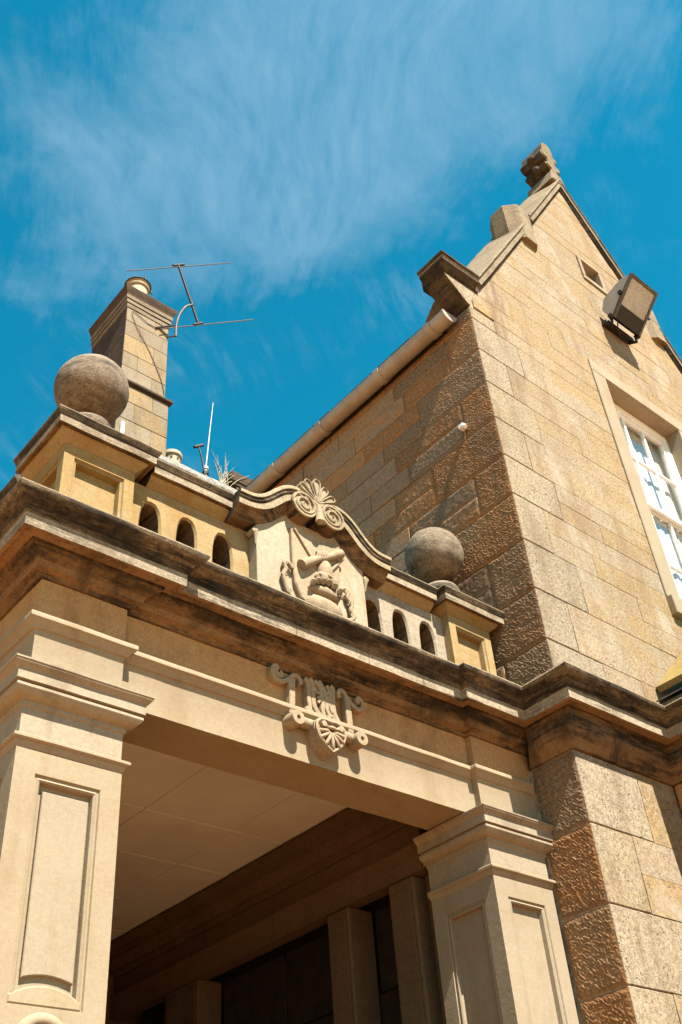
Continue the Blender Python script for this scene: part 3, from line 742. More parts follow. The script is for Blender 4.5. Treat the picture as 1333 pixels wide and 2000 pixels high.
# coat of arms ----------------------------------------------------
arms = empty('coat_of_arms', (CX, .03, 5.3)); part_of(arms, porch)
RS = 'relief_stone'
b = MB()
sh = [(3.352, 5.842), (3.45, 5.80), (3.545, 5.785), (3.65, 5.815), (3.752, 5.865), (3.748, 5.70), (3.742, 5.50), (3.725, 5.40), (3.68, 5.31), (3.60, 5.255), (3.545, 5.23), (3.48, 5.25), (3.405, 5.30), (3.358, 5.40), (3.350, 5.55)]
plate(b, sh, .045, .008, RS, .008); mk(b, 'shield', arms, wob=.002)
def ribbon(pts, r, y, mat=RS, n=8): 
    b = MB(); P = catmull([(p[0], y if len(p) < 3 else p[2], p[1]) for p in pts], 5)
    rr = [r[0]+(r[1]-r[0])*i/(len(P)-1) for i in range(len(P))] if isinstance(r, tuple) else r
    tube(b, P, rr, mat, n); return b
for pts, r, nm in (([(3.368, 5.826), (3.41, 5.77), (3.46, 5.70), (3.505, 5.64)], .009, 'staff'),
                   ([(3.565, 5.50), (3.66, 5.61), (3.775, 5.755)], .012, 'staff')):
    mk(ribbon(pts, r, .002), nm, arms, smooth=60)
# two crossed horns bound with a ring
mk(ribbon([(3.400, 5.535, -.012), (3.45, 5.575, -.018), (3.50, 5.612, -.015), (3.56, 5.655, -.012), (3.60, 5.675, -.008)], (.040, .020), 0), 'horn', arms, smooth=60)
mk(ribbon([(3.745, 5.772, -.010), (3.70, 5.745, -.016), (3.66, 5.715, -.014), (3.60, 5.675, -.012), (3.55, 5.64, -.006)], (.036, .020), 0), 'horn', arms, smooth=60)
b = MB()
for k in range(4):
    x = 3.530+.024*k; z = 5.665+.010*k
    tube(b, [(x+.02*math.cos(a), .004-.034*math.sin(a), z+.046*math.cos(a)-.008*0) for a in [math.pi*i/10 for i in range(11)]], .0095, RS, 6)
mk(b, 'binding_ring', arms, smooth=60)
def boss(cx, cy, cz, rx, ry, rz, nm, n=18, m=10, wob=.005):
    b = MB(); base = 0
    for i in range(m+1):
        a = math.pi*i/m
        for k in range(n):
            t = 2*math.pi*k/n; b.v.append((cx+rx*max(.001, math.sin(a))*math.cos(t), cy+ry*max(.001, math.sin(a))*math.sin(t), cz-rz*math.cos(a)))
    for i in range(m):
        for k in range(n): b.f.append((i*n+k, i*n+(k+1) % n, (i+1)*n+(k+1) % n, (i+1)*n+k)); b.m.append(b.mi(RS))
    return mk(b, nm, arms, smooth=60, wob=wob)
boss(3.605, .012, 5.575, .062, .050, .105, 'trunk'); boss(3.565, .0, 5.50, .050, .05, .05, 'trunk_fold'); boss(3.65, .0, 5.495, .045, .045, .055, 'trunk_fold')
mk(ribbon([(3.535, 5.500), (3.56, 5.522), (3.60, 5.525), (3.645, 5.513), (3.665, 5.495)], .015, -.030), 'brow', arms, smooth=60)
boss(3.585, .026, 5.300, .160, .055, .085, 'helm', 26, 14, .010)
boss(3.585, .012, 5.405, .140, .050, .042, 'helm_wreath', 24, 10, .016)
for k, (x, z, r) in enumerate(((3.47, 5.425, .020), (3.51, 5.450, .022), (3.555, 5.462, .024), (3.60, 5.470, .024), (3.645, 5.462, .022), (3.69, 5.44, .021), (3.715, 5.41, .018))):
    b = MB(); tube(b, [(x-.012, -.030, z-.03), (x-.006, -.044, z-.008), (x+.006, -.030, z+.012), (x+.016, -.018, z+.004)], [r*.6, r, r*.8, r*.3], RS, 8); mk(b, 'crest_tuft', arms, smooth=60)
for s_, pts in ((-1, [(3.345, 5.50), (3.310, 5.535), (3.282, 5.515), (3.290, 5.470), (3.270, 5.420), (3.285, 5.360), (3.300, 5.31), (3.345, 5.27), (3.39, 5.262)]), (1, [(3.748, 5.50), (3.775, 5.52), (3.80, 5.49), (3.79, 5.45), (3.825, 5.415), (3.815, 5.36), (3.835, 5.32), (3.80, 5.28), (3.75, 5.272)])):
    mk(ribbon(pts, .016, .016), 'scroll_border', arms, smooth=60)
    for k, (x, z) in enumerate(((pts[2][0], pts[2][1]), (pts[4][0], pts[4][1]), (pts[6][0], pts[6][1]))):
        b = MB(); tube(b, [(x-s_*.006+.017*math.cos(a), .010, z+.017*math.sin(a)) for a in [R_(40*i) for i in range(8)]], .008, RS, 6); mk(b, 'curl', arms, smooth=60)

# monogram on the frieze, palmette shield below ---------------------
mono = empty('monogram_ornament', (3.52, .05, 4.3)); part_of(mono, porch)
FY = MID+.022   # frieze face
def bar2(poly, nm, y1=.018, mat=RS, bev=.005, y0=None):
    b = MB(); plate(b, poly, FY if y0 is None else y0, y1, mat, bev); return mk(b, nm, mono, wob=.0012)
def stroke(pts, wd, nm, y1=.020, mat=RS, bev=.004):
    P = [Vector(p) for p in catmull(pts, 5)]; L = []; Rr = []
    for i, p in enumerate(P):
        d = (P[min(i+1, len(P)-1)]-P[max(i-1, 0)]).normalized(); nn = Vector((-d.y, d.x))
        t = i/(len(P)-1); ww = wd if not isinstance(wd, tuple) else wd[0]+(wd[1]-wd[0])*t
        ww *= 1.28; L.append(tuple(p+nn*ww/2)); Rr.append(tuple(p-nn*ww/2))
    b = MB(); base = 0; h0, h1 = FY+.001, y1
    for i in range(len(P)):
        c = P[i]; l = L[i]; r = Rr[i]
        li = tuple(Vector(l).lerp(c, .3)); ri = tuple(Vector(r).lerp(c, .3))
        b.v += [(l[0], h0, l[1]), (l[0], h1+.004, l[1]), (li[0], h1, li[1]), (ri[0], h1, ri[1]), (r[0], h1+.004, r[1]), (r[0], h0, r[1])]
    for i in range(len(P)-1):
        for k in range(5): b.f.append((i*6+k, (i+1)*6+k, (i+1)*6+k+1, i*6+k+1)); b.m.append(b.mi(mat))
    b.f.append(tuple(range(6))); b.m.append(0); b.f.append(tuple((len(P)-1)*6+k for k in range(6))[::-1]); b.m.append(0)
    return mk(b, nm, mono, smooth=40, wob=.0008)
# left scrolled letter T
stroke([(3.222, 4.722), (3.236, 4.712), (3.228, 4.696), (3.205, 4.699), (3.197, 4.722), (3.208, 4.746), (3.190, 4.750), (3.173, 4.725), (3.176, 4.690), (3.205, 4.664), (3.245, 4.664), (3.285, 4.690), (3.315, 4.722), (3.345, 4.733), (3.372, 4.716), (3.374, 4.695), (3.358, 4.690)], (.022, .022), 'scroll_letter')
bar2([(3.283, 4.690), (3.333, 4.712), (3.326, 4.600), (3.318, 4.470), (3.278, 4.470), (3.284, 4.580)][::-1], 'letter_stem')
# right scrolled letter
stroke([(3.672, 4.690), (3.660, 4.712), (3.672, 4.738), (3.700, 4.742), (3.722, 4.716), (3.742, 4.690), (3.775, 4.668), (3.815, 4.655), (3.845, 4.672), (3.852, 4.705), (3.836, 4.728), (3.815, 4.730), (3.808, 4.710), (3.822, 4.700)], (.022, .020), 'scroll_letter')
bar2([(3.706, 4.722), (3.748, 4.690), (3.752, 4.600), (3.756, 4.470), (3.712, 4.470), (3.706, 4.600)][::-1], 'letter_stem')
# interlaced blackletter in the middle
for pts, wd in (([(3.405, 4.735), (3.428, 4.715), (3.430, 4.66), (3.428, 4.60), (3.432, 4.550), (3.405, 4.520)], .024),
                ([(3.440, 4.745), (3.462, 4.722), (3.462, 4.65), (3.465, 4.58), (3.490, 4.535), (3.525, 4.520)], .025),
                ([(3.478, 4.742), (3.500, 4.725), (3.520, 4.690), (3.535, 4.62), (3.528, 4.560), (3.545, 4.515)], .022),
                ([(3.510, 4.750), (3.528, 4.730), (3.548, 4.700), (3.565, 4.640), (3.560, 4.580), (3.585, 4.530)], .022),
                ([(3.600, 4.745), (3.618, 4.725), (3.612, 4.66), (3.612, 4.60), (3.622, 4.555), (3.648, 4.518)], .025),
                ([(3.490, 4.628), (3.540, 4.665), (3.605, 4.712)], .016),
                ([(3.400, 4.528), (3.420, 4.545), (3.442, 4.530), (3.462, 4.512), (3.490, 4.530)], .018),
                ([(3.470, 4.705), (3.500, 4.665), (3.535, 4.705)], .013),
                ([(3.495, 4.600), (3.530, 4.640), (3.565, 4.600)], .014),
                ([(3.572, 4.738), (3.590, 4.690), (3.582, 4.625), (3.600, 4.565)], .018),
                ([(3.560, 4.525), (3.590, 4.545), (3.615, 4.525), (3.640, 4.510)], .018)):
    stroke(pts, wd, 'letter_stroke', y1=.018)
# roll carrying the letters, with scroll ends
b = MB(); tube(b, [(3.27, .030, 4.440), (3.54, .030, 4.440), (3.79, .030, 4.440)], .033, RS, 16); mk(b, 'roll', mono, smooth=50)
for x in (3.302, 3.772):
    b = MB(); n = 24
    for yy, r in ((.09, .046), (-.022, .046), (-.030, .042), (-.030, .0135), (-.012, .012), (-.012, .0005)):
        for i in range(n): a = 2*math.pi*i/n; b.v.append((x+r*math.cos(a), yy, 4.428+r*math.sin(a)))
    for j in range(5):
        for i in range(n): b.f.append((j*n+i, j*n+(i+1) % n, (j+1)*n+(i+1) % n, (j+1)*n+i)); b.m.append(b.mi(RS if j < 4 else 'soot_shade_stone'))  # floor of the eye is simply a darker colour
    mk(b, 'scroll_end', mono, smooth=40)
hc = (3.535, 4.375)
heart = [(3.535, 4.262), (3.480, 4.298), (3.440, 4.345), (3.418, 4.400), (3.424, 4.445), (3.455, 4.472), (3.50, 4.478), (3.535, 4.474), (3.575, 4.478), (3.618, 4.470), (3.646, 4.440), (3.650, 4.395), (3.628, 4.342), (3.590, 4.298)]
heart = [(x, z) for x, z in heart][::-1]
b = MB(); plate(b, heart, FY, -.022, RS, .006); mk(b, 'palmette_shield', mono, smooth=30)
b = MB(); hi_ = offset_poly(heart, .012); tube(b, [(x, -.026, z) for x, z in hi_]+[(hi_[0][0], -.026, hi_[0][1])], .011, RS, 7); mk(b, 'shield_rim', mono, smooth=50)
plb = offset_poly(heart, .026)
b = MB(); plate(b, plb, -.019, -.0225, 'bed_stone', 0); mk(b, 'shield_ground', mono)
for k in range(7):
    a = R_(270+(k-3)*25); L = (.125, .118, .105, .085)[abs(k-3)]; x0, z0 = 3.537, 4.408
    mx = x0+math.cos(a)*L*.55+.0*(k-3); 
    b = MB(); tube(b, [(x0+math.cos(a)*.012, -.026, z0+math.sin(a)*.012), (x0+math.cos(a)*L*.5, -.034, z0+math.sin(a)*L*.5), (x0+math.cos(a)*L*.85+.004*(k-3), -.032, z0+math.sin(a)*L*.85), (x0+math.cos(a)*L+.006*(k-3), -.024, z0+math.sin(a)*L+.006)], [.006, .0105, .0125, .006], RS, 8); mk(b, 'palmette_leaf', mono, smooth=60)
b = MB(); tube(b, [(3.478, -.03, 4.432), (3.505, -.036, 4.420), (3.537, -.036, 4.424), (3.570, -.036, 4.420), (3.598, -.03, 4.432)], [.017, .009, .012, .009, .017], RS, 8)
for x in (3.476, 3.600): tube(b, [(x, -.02, 4.432), (x, -.045, 4.432)], .018, RS, 12)
mk(b, 'shield_tie', mono, smooth=50)

# ================================================================== WING with gable
wing = empty('gabled_wing', (7.97, 2, 0))
tag(wing, 'tall gabled sandstone wing with rough dark side wall and sash window', 'building')
XW, YF = 5.33, -.37
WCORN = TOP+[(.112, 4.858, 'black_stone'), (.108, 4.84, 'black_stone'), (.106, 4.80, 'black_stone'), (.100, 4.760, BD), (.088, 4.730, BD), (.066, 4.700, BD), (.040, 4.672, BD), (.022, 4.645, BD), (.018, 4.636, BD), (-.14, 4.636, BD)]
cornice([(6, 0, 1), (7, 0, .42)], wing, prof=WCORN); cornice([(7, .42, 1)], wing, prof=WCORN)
# lower walls
lw = empty('lower_wall', (5.32, -.38, 0)); part_of(lw, wing)
b = MB(); b.box(5.326, 10.6, -.366, .3, 0, 4.64, 'mortar'); mk(b, 'wall_core', lw)
zq = [0, .42, .88, 1.34, 1.80, 2.26, 2.715, 3.177, 3.636, 4.136, 4.634]
RSEED = [0]
def quoin(z0, z1, wx, dy, parent, x0=5.32, y0=-.38, hg=.003):
    b = MB(); bb = .006
    X0, X1, Y0, Y1, Z0, Z1 = x0, x0+wx-hg, y0, y0+dy-hg, z0+hg, z1-hg
    # front and side faces share a softened arris
    v = lambda *p: p
    fr = [(X0+bb, Y0, Z0+bb), (X1-bb, Y0, Z0+bb), (X1-bb, Y0, Z1-bb), (X0+bb, Y0, Z1-bb)]
    fo = [(X0+bb, Y0+bb, Z0), (X1, Y0+bb, Z0), (X1, Y0+bb, Z1), (X0+bb, Y0+bb, Z1)]
    sd_ = [(X0, Y0+bb, Z0+bb), (X0, Y1-bb, Z0+bb), (X0, Y1-bb, Z1-bb), (X0, Y0+bb, Z1-bb)]
    so = [(X0+bb, Y0+bb, Z0), (X0+bb, Y1, Z0), (X0+bb, Y1, Z1), (X0+bb, Y0+bb, Z1)]
    b.add(fr, [(0, 1, 2, 3)], 'corner_stone'); RSEED[0] += 1; rough_face(b, X0, Y0+bb, Y1-bb, Z0+bb, Z1-bb, .0066, RSEED[0])
    for a, c_, mt_ in ((fr, fo, 'corner_stone'), (sd_, so, 'rough_stone')):
        for k in range(4):
            if k == 3: continue
            k2 = (k+1) % 4; b.add([a[k], a[k2], c_[k2], c_[k]], [(0, 1, 2, 3)], mt_)
    b.add([fr[0], fr[3], sd_[3], sd_[0]], [(0, 1, 2, 3)], 'corner_stone')
    b.add([fr[0], sd_[0], fo[0]], [(0, 1, 2)], 'corner_stone'); b.add([fr[3], sd_[3], fo[3]], [(0, 1, 2)], 'corner_stone')
    # far edges down to the core
    b.quad(fo[1], fo[2], (X1, Y0+.05, Z1), (X1, Y0+.05, Z0), 'corner_stone'); b.quad(so[1], so[2], (X0+.05, Y1, Z1), (X0+.05, Y1, Z0), 'rough_stone')
    b.quad(fo[0], fo[1], (X1, Y0+.05, Z0), (X0+.05, Y0+.05, Z0), 'corner_stone'); b.quad(fo[3], fo[2], (X1, Y0+.05, Z1), (X0+.05, Y0+.05, Z1), 'corner_stone')
    b.quad(so[0], so[1], (X0+.05, Y1, Z0), (X0+.05, Y0+.05, Z0), 'rough_stone'); b.quad(so[3], so[2], (X0+.05, Y1, Z1), (X0+.05, Y0+.05, Z1), 'rough_stone')
    return mk(b, 'stone', parent)
def fstone(poly, y, parent, mat='gable_stone', depth=.05, gap=.0009, bev=.0017, axis='y'):
    p_ = offset_poly(poly, gap)
    b = MB(); plate(b, p_, y+depth, y, mat, bev, axis); return mk(b, 'stone', parent)
def rough_face(b, X0, y0, y1, z0, z1, amp, seed, mat='rough_stone', step=.0115):
    ny = max(2, int((y1-y0)/step)); nz = max(2, int((z1-z0)/step)); base = len(b.v)
    for i in range(ny+1):
        for j in range(nz+1):
            y = y0+(y1-y0)*i/ny; z = z0+(z1-z0)*j/nz
            q = Vector((seed*3.1, y, z))
            n1 = noise.noise(Vector((seed*5.3, y*31+1.2*noise.noise(q*14), z*35)))
            n2 = noise.noise(Vector((seed*2.3+9, y*52, z*57)))
            r = max(max(0, 1-abs(n1)*4.2), .75*max(0, 1-abs(n2)*4.0))
            r = r*.8+.35*noise.noise(q*6)+.2
            ed = min(y-y0, y1-y, z-z0, z1-z); k = min(1., ed/.022)
            jt = 0. if ed < 1e-6 else .25
            b.v.append((X0-amp*r*k, y+jt*step*noise.noise(q*60), z+jt*step*noise.noise(q*60+Vector((7, 7, 7)))))
    for i in range(ny):
        for j in range(nz):
            a = base+i*(nz+1)+j; b.f.append((a, a+1, a+nz+2, a+nz+1)); b.m.append(b.mi(mat))
def rstone(y0, y1, z0, z1, X0, parent):
    g_ = .003; bv = .006; RSEED[0] += 1
    b = MB(); Y0, Y1, Z0, Z1 = y0+g_, y1-g_, z0+g_, z1-g_
    o4 = [(X0+.05, Y0, Z0), (X0+.05, Y1, Z0), (X0+.05, Y1, Z1), (X0+.05, Y0, Z1)]
    m4 = [(X0+bv, Y0, Z0), (X0+bv, Y1, Z0), (X0+bv, Y1, Z1), (X0+bv, Y0, Z1)]
    i4 = [(X0, Y0+bv, Z0+bv), (X0, Y1-bv, Z0+bv), (X0, Y1-bv, Z1-bv), (X0, Y0+bv, Z1-bv)]
    for k in range(4):
        k2 = (k+1) % 4
        b.add([o4[k], o4[k2], m4[k2], m4[k]], [(0, 1, 2, 3)], 'rough_stone'); b.add([m4[k], m4[k2], i4[k2], i4[k]], [(0, 1, 2, 3)], 'rough_stone')
    rough_face(b, X0, Y0+bv, Y1-bv, Z0+bv, Z1-bv, .0066, RSEED[0])
    return mk(b, 'stone', parent, smooth=180)
rs = random.Random(11)
for i in range(len(zq)-1):
    wx = (.42, .66)[i % 2] if i > 5 else (.45, .7)[i % 2]
    quoin(zq[i], zq[i+1], wx, .375, lw)
    if i < 4: continue
    x = 5.32+wx; h = zq[i+1]-zq[i]
    rows = [(zq[i], zq[i+1])] if rs.random() < .45 else [(zq[i], zq[i]+h*.5), (zq[i]+h*.5, zq[i+1])]
    for z0, z1 in rows:
        xx = x
        while xx < 6.44:
            x2 = xx+rs.uniform(.45, .75)
            if x2 > 6.2: x2 = 6.45
            fstone([(xx, z0), (x2, z0), (x2, z1), (xx, z1)], -.38+rs.uniform(-.002, .003), lw); xx = x2
# upper walls
fw = empty('front_wall', (7.97, -.37, 5)); part_of(fw, wing)
GX = 7.972
def gable(x): return None
b = MB()
core = [(5.345, 4.75), (10.6, 4.75), (10.6, 9.2), (9.32, 11.45), (9.15, 11.72), (GX, 13.56), (6.79, 11.72), (6.62, 11.45), (5.345, 9.35)]
def core_piece(p_):
    for sg in (1, -1):
        for (ax, az), (bx, bz) in (((5.345, 9.30), (6.62, 11.375)), ((6.79, 11.65), (GX, 13.56))):
            pass
    plate(b, p_, .18, YF+.012, 'mortar', 0)
core_piece([(5.345, 4.75), (7.40, 4.75), (7.40, 9.60), (5.50, 9.60), (5.345, 9.35)][::-1])
core_piece([(7.40, 4.75), (8.84, 4.75), (8.84, 6.55), (7.40, 6.55)][::-1])
core_piece([(8.84, 4.75), (10.6, 4.75), (10.6, 9.2), (10.44, 9.60), (8.84, 9.60)][::-1])
core_piece([(5.50, 9.60), (10.44, 9.60), (9.25, 11.53), (6.69, 11.53)][::-1])
core_piece([(6.69, 11.53), (7.83, 11.53), (7.83, 11.94), (6.93, 11.94), (6.79, 11.72)][::-1])
core_piece([(8.22, 11.53), (9.25, 11.53), (9.15, 11.72), (9.01, 11.94), (8.22, 11.94)][::-1])
core_piece([(6.93, 11.94), (9.01, 11.94), (GX, 13.56)][::-1])
mk(b, 'wall_core', fw)
WX0, WX1, WZ0, WZ1 = 7.24, 8.995, 6.40, 9.70
VX0, VX1, VZ0, VZ1 = 7.80, 8.25, 11.51, 11.965
zQ = [5.06, 5.50, 5.94, 6.40, 6.86, 7.28, 7.71, 8.15, 8.57, 9.0, 9.17]
rowz = [5.06]
for i in range(9):
    a, c_ = zQ[i], zQ[i+1]; rowz += [a+(c_-a)*(.5+rs.uniform(-.03, .03)), c_]
rowz = rowz[:-1]+[9.0, 9.20, 9.45, 9.70]
k = 9.70
for i in range(9): k += (11.51-9.70)/9; rowz.append(k)
rowz += [11.737, 11.965]
while rowz[-1] < 13.5: rowz.append(rowz[-1]+.21)
QD = {9: .5}
# quoins (alternating long and short on the side)
for i in range(len(zQ)-1):
    z0, z1 = zQ[i], zQ[i+1]
    if i == 9: quoin(z0, z1, .34, .5, fw, XW, YF); continue
    long_side = (i % 2 == 1); QD[i] = (.80 if long_side else .37)+rs.uniform(-.04, .05)
    quoin(z0, z1, .36 if long_side else .62, QD[i], fw, XW, YF)
def qright(zm):
    for i in range(len(zQ)-1):
        if zQ[i] <= zm < zQ[i+1]: return XW+(.34 if i == 9 else .36 if i % 2 == 1 else .62)
    return None
prev = []
for r in range(len(rowz)-1):
    z0, z1 = rowz[r], rowz[r+1]; zm = (z0+z1)/2
    xl = qright(zm) or 5.36
    sl = 1.626
    if zm > 9.2: xl = 5.40+max(0, (z0-9.45))/sl if z0 < 11.4 else 6.70+max(0, z0-11.5)/sl
    xr = 2*GX-xl if zm > 9.2 else 10.55
    if z0 < 11.2: xr = min(xr, 9.75)
    spans = [(xl, xr)]
    for (a, c_, e, f_) in ((WX0, WX1, WZ0, WZ1), (VX0, VX1, VZ0, VZ1)):
        if e < zm < f_:
            ns = []
            for s0, s1 in spans:
                if s0 < a < s1: ns.append((s0, a))
                if s0 < c_ < s1: ns.append((c_, s1))
            spans = ns
    joints = []
    for s0, s1 in spans:
        xx = s0
        while xx < s1-.02:
            L = rs.uniform(.42, 1.05)
            x2 = xx+L
            for t in range(6):
                if all(abs(x2-j) > .1 for j in prev): break
                x2 += .07
            if x2 > s1-.28: x2 = s1
            joints.append(x2)
            poly = [(xx, z0), (x2, z0), (x2, z1), (xx, z1)]
            for sg in (1, -1):
                # coping lines; the lower and the upper run are offset by the step
                if zm < 11.56: pts = ((5.40, 9.45), (6.58, 11.375))
                else: pts = ((6.78, 11.62), (7.93, 13.49))
                (ax, az), (bx, bz) = pts
                if sg < 0: ax, bx = 2*GX-ax, 2*GX-bx
                if zm > 9.25:
                    # keep below the line
                    m_ = (bz-az)/(bx-ax); poly = clip(poly, -m_, 1, az-m_*ax)
                    if len(poly) < 3: break
            if len(poly) >= 3 and area(poly) > .004:
                fstone(poly, YF+rs.uniform(-.0025, .003), fw, depth=.03)
            xx = x2
    prev = joints
# side wall
sw = empty('side_wall', (5.33, 2, 5)); part_of(sw, wing)
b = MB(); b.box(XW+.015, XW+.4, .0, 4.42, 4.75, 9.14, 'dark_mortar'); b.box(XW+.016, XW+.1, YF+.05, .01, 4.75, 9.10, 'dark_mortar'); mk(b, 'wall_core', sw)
prev = []
for r in range(len(rowz)-1):
    z0, z1 = rowz[r], rowz[r+1]; zm = (z0+z1)/2
    if z1 > 9.21: break
    for i in range(len(zQ)-1):
        if zQ[i] <= zm < zQ[i+1]: break
    y = YF+QD[i]
    joints = []
    while y < 4.4:
        L = rs.uniform(.36, .85); y2 = y+L
        for t in range(6):
            if all(abs(y2-j) > .1 for j in prev): break
            y2 += .06
        if y2 > 4.2: y2 = 4.42
        joints.append(y2)
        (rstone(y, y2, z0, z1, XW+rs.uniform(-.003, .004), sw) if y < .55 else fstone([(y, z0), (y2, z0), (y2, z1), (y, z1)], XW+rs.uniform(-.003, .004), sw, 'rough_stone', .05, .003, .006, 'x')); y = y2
    prev = joints
# fill behind quoin ends so no gap shows
# window -----------------------------------------------------------
win = empty('sash_window', (8.118, -.25, 6.6)); part_of(win, wing)
OX0, OX1, OZ0, OZ1 = 7.458, 8.778, 6.62, 9.525
yS = YF-.018; yR = YF+.26
def mb_box(name, par, *a, mat, bev=.003, wob=0.):
    b = MB(); b.box(*a, mat, bev); return mk(b, name, par, wob=wob)
mb_box('jamb', win, WX0, OX0, yS, yR, OZ0, OZ1, mat=AS, bev=.006, wob=.0015); mb_box('jamb', win, OX1, WX1, yS, yR, OZ0, OZ1, mat=AS, bev=.006, wob=.0015)
mb_box('lintel', win, WX0, WX1, yS, yR, OZ1+.001, WZ1, mat=AS, bev=.006, wob=.0015)
mb_box('sill', win, WX0, WX1, yS-.045, yR, WZ0+.02, OZ0-.001, mat=AS, bev=.008, wob=.0015)
WP = 'white_paint'; yg = -.158
mb_box('box_frame', win, OX0, OX0+.075, yg-.05, yg+.06, OZ0, OZ1, mat=WP); mb_box('box_frame', win, OX1-.075, OX1, yg-.05, yg+.06, OZ0, OZ1, mat=WP)
mb_box('head_frame', win, OX0+.0755, OX1-.0755, yg-.05, yg+.06, OZ1-.09, OZ1, mat=WP); mb_box('bottom_frame', win, OX0+.0755, OX1-.0755, yg-.05, yg+.06, OZ0, OZ0+.07, mat=WP)
zm_ = 8.13
def sash(x0, x1, z0, z1, y, nm):
    root = empty(nm, (x0, y, z0)); part_of(root, win)
    st = .055
    for a in ((x0, x0+st, z0, z1), (x1-st, x1, z0, z1)):
        b = MB(); b.box(a[0], a[1], y-.02, y+.02, a[2], a[3], WP, .004); o = b.build('stile'); o.parent = root; o.matrix_parent_inverse = Matrix.Translation(-world_loc(root))
    for a in ((z0, z0+.06), (z1-.06, z1)):
        b = MB(); b.box(x0+st, x1-st, y-.019, y+.019, a[0], a[1], WP, .004); mk(b, 'rail', root)
    cz = (z0+z1)/2; wd = (x1-x0-2*st)/3; h = .013
    vb = [x0+st+wd, x0+st+2*wd]
    for c_ in vb:
        b = MB(); b.box(c_-h, c_+h, y-.017, y+.017, z0+.06, z1-.06, WP, .004); mk(b, 'glazing_bar', root)
    for (a, c_) in ((x0+st, vb[0]-h), (vb[0]+h, vb[1]-h), (vb[1]+h, x1-st)):
        b = MB(); b.box(a, c_, y-.016, y+.016, cz-.013, cz+.013, WP, .004); mk(b, 'glazing_bar', root)
        for (e, f_) in ((z0+.06, cz-.013), (cz+.013, z1-.06)):
            b = MB(); b.quad((a, y+.004, e), (c_, y+.004, e), (c_, y+.004, f_), (a, y+.004, f_), 'glass'); o = b.build('pane', None, None, 0., False); part_of(o, root)
sash(OX0+.078, OX1-.078, zm_-.03, OZ1-.093, yg-.018, 'upper_sash'); sash(OX0+.078, OX1-.078, OZ0+.072, zm_+.03, yg+.026, 'lower_sash')
b = MB(); b.box(OX0-.3, OX1+.3, .19, 1.2, OZ0-.5, OZ1+.2, 'room'); 
mk(b, 'dark_room', win)
for xa, xb in ((7.405, 8.10), (8.085, 8.836)):
    b = MB(); n = 60; vs = []
    for i in range(n+1):
        x = xa+(xb-xa)*i/n; yy = -.092+.006*math.sin(i*.55+xa)+.003*math.sin(i*1.3)
        vs += [(x, yy, OZ0+.03), (x, yy-.006, 8.2), (x, yy, OZ1+.05)]
    b.add(vs, [(3*i+k, 3*i+3+k, 3*i+4+k, 3*i+1+k) for i in range(n) for k in (0, 1)], 'curtain'); mk(b, 'curtain', win, smooth=60)
# vent ------------------------------------------------------------
vent = empty('vent_opening', (8.02, -.37, 11.7)); part_of(vent, wing)
ft = .055
for a in ((VX0, VX1, VZ1-ft, VZ1), (VX0, VX1, VZ0, VZ0+ft+.015), (VX0, VX0+ft, VZ0+ft+.016, VZ1-ft-.001), (VX1-ft, VX1, VZ0+ft+.016, VZ1-ft-.001)):
    mb_box('frame_stone', vent, a[0]+.002, a[1]-.002, YF-.022, YF+.18, a[2], a[3], mat=AS, bev=.006, wob=.001)
b = MB(); b.box(VX0+.02, VX1-.02, YF+.30, YF+.34, VZ0+.02, VZ1-.02, 'flood_black'); mk(b, 'shade_board', vent)  # black board stands in for the shade inside the vent
# coping ----------------------------------------------------------
cop = empty('gable_coping', (GX, -.3, 11)); part_of(cop, wing)
YC0, YC1 = -.435, .34
def cope(p0, p1, sg, nm='coping_stone'):
    """upper edge from p0 to p1 in (x,z); moulded front edge"""
    p0 = Vector(p0); p1 = Vector(p1); d = (p1-p0).normalized(); nn = Vector((d.y, -d.x))
    if nn.y > 0: nn = -nn
    sec = [(.02, YC1, 'coping_stone'), (-.10, YC1-.28, 'coping_stone'), (-.095, YC1-.36, 'coping_stone'), (0, YC0, 'coping_stone'), (.022, YC0-.004, 'dark_coping'), (.040, YC0+.012, 'coping_stone'), (.046, YC0+.016, 'coping_stone'), (.092, YC0+.016, 'dark_coping'), (.100, YC0+.030, 'dark_coping'), (.118, YC0+.05, 'dark_coping'), (.125, YC0+.08, 'dark_coping'), (.125, YC1, 'dark_coping')]
    b = MB(); k = max(2, int((p1-p0).length/.1)); rings = []
    for j in range(k+1):
        q = p0.lerp(p1, j/k)
        rings.append([(q.x+nn.x*h, y, q.y+nn.y*h) for h, y, _ in sec])
    m_ = len(sec)
    for r_ in rings: b.v += r_
    for j in range(k):
        for q in range(m_): q2 = (q+1) % m_; b.f.append((j*m_+q, (j+1)*m_+q, (j+1)*m_+q2, j*m_+q2)); b.m.append(b.mi(sec[q][2]))
    b.f.append(tuple(range(m_))); b.m.append(0); b.f.append(tuple(k*m_+q for q in range(m_))[::-1]); b.m.append(0)
    return mk(b, nm, cop, smooth=28, wob=.004)
def lerp2(a, c_, t): return (a[0]+(c_[0]-a[0])*t, a[1]+(c_[1]-a[1])*t)
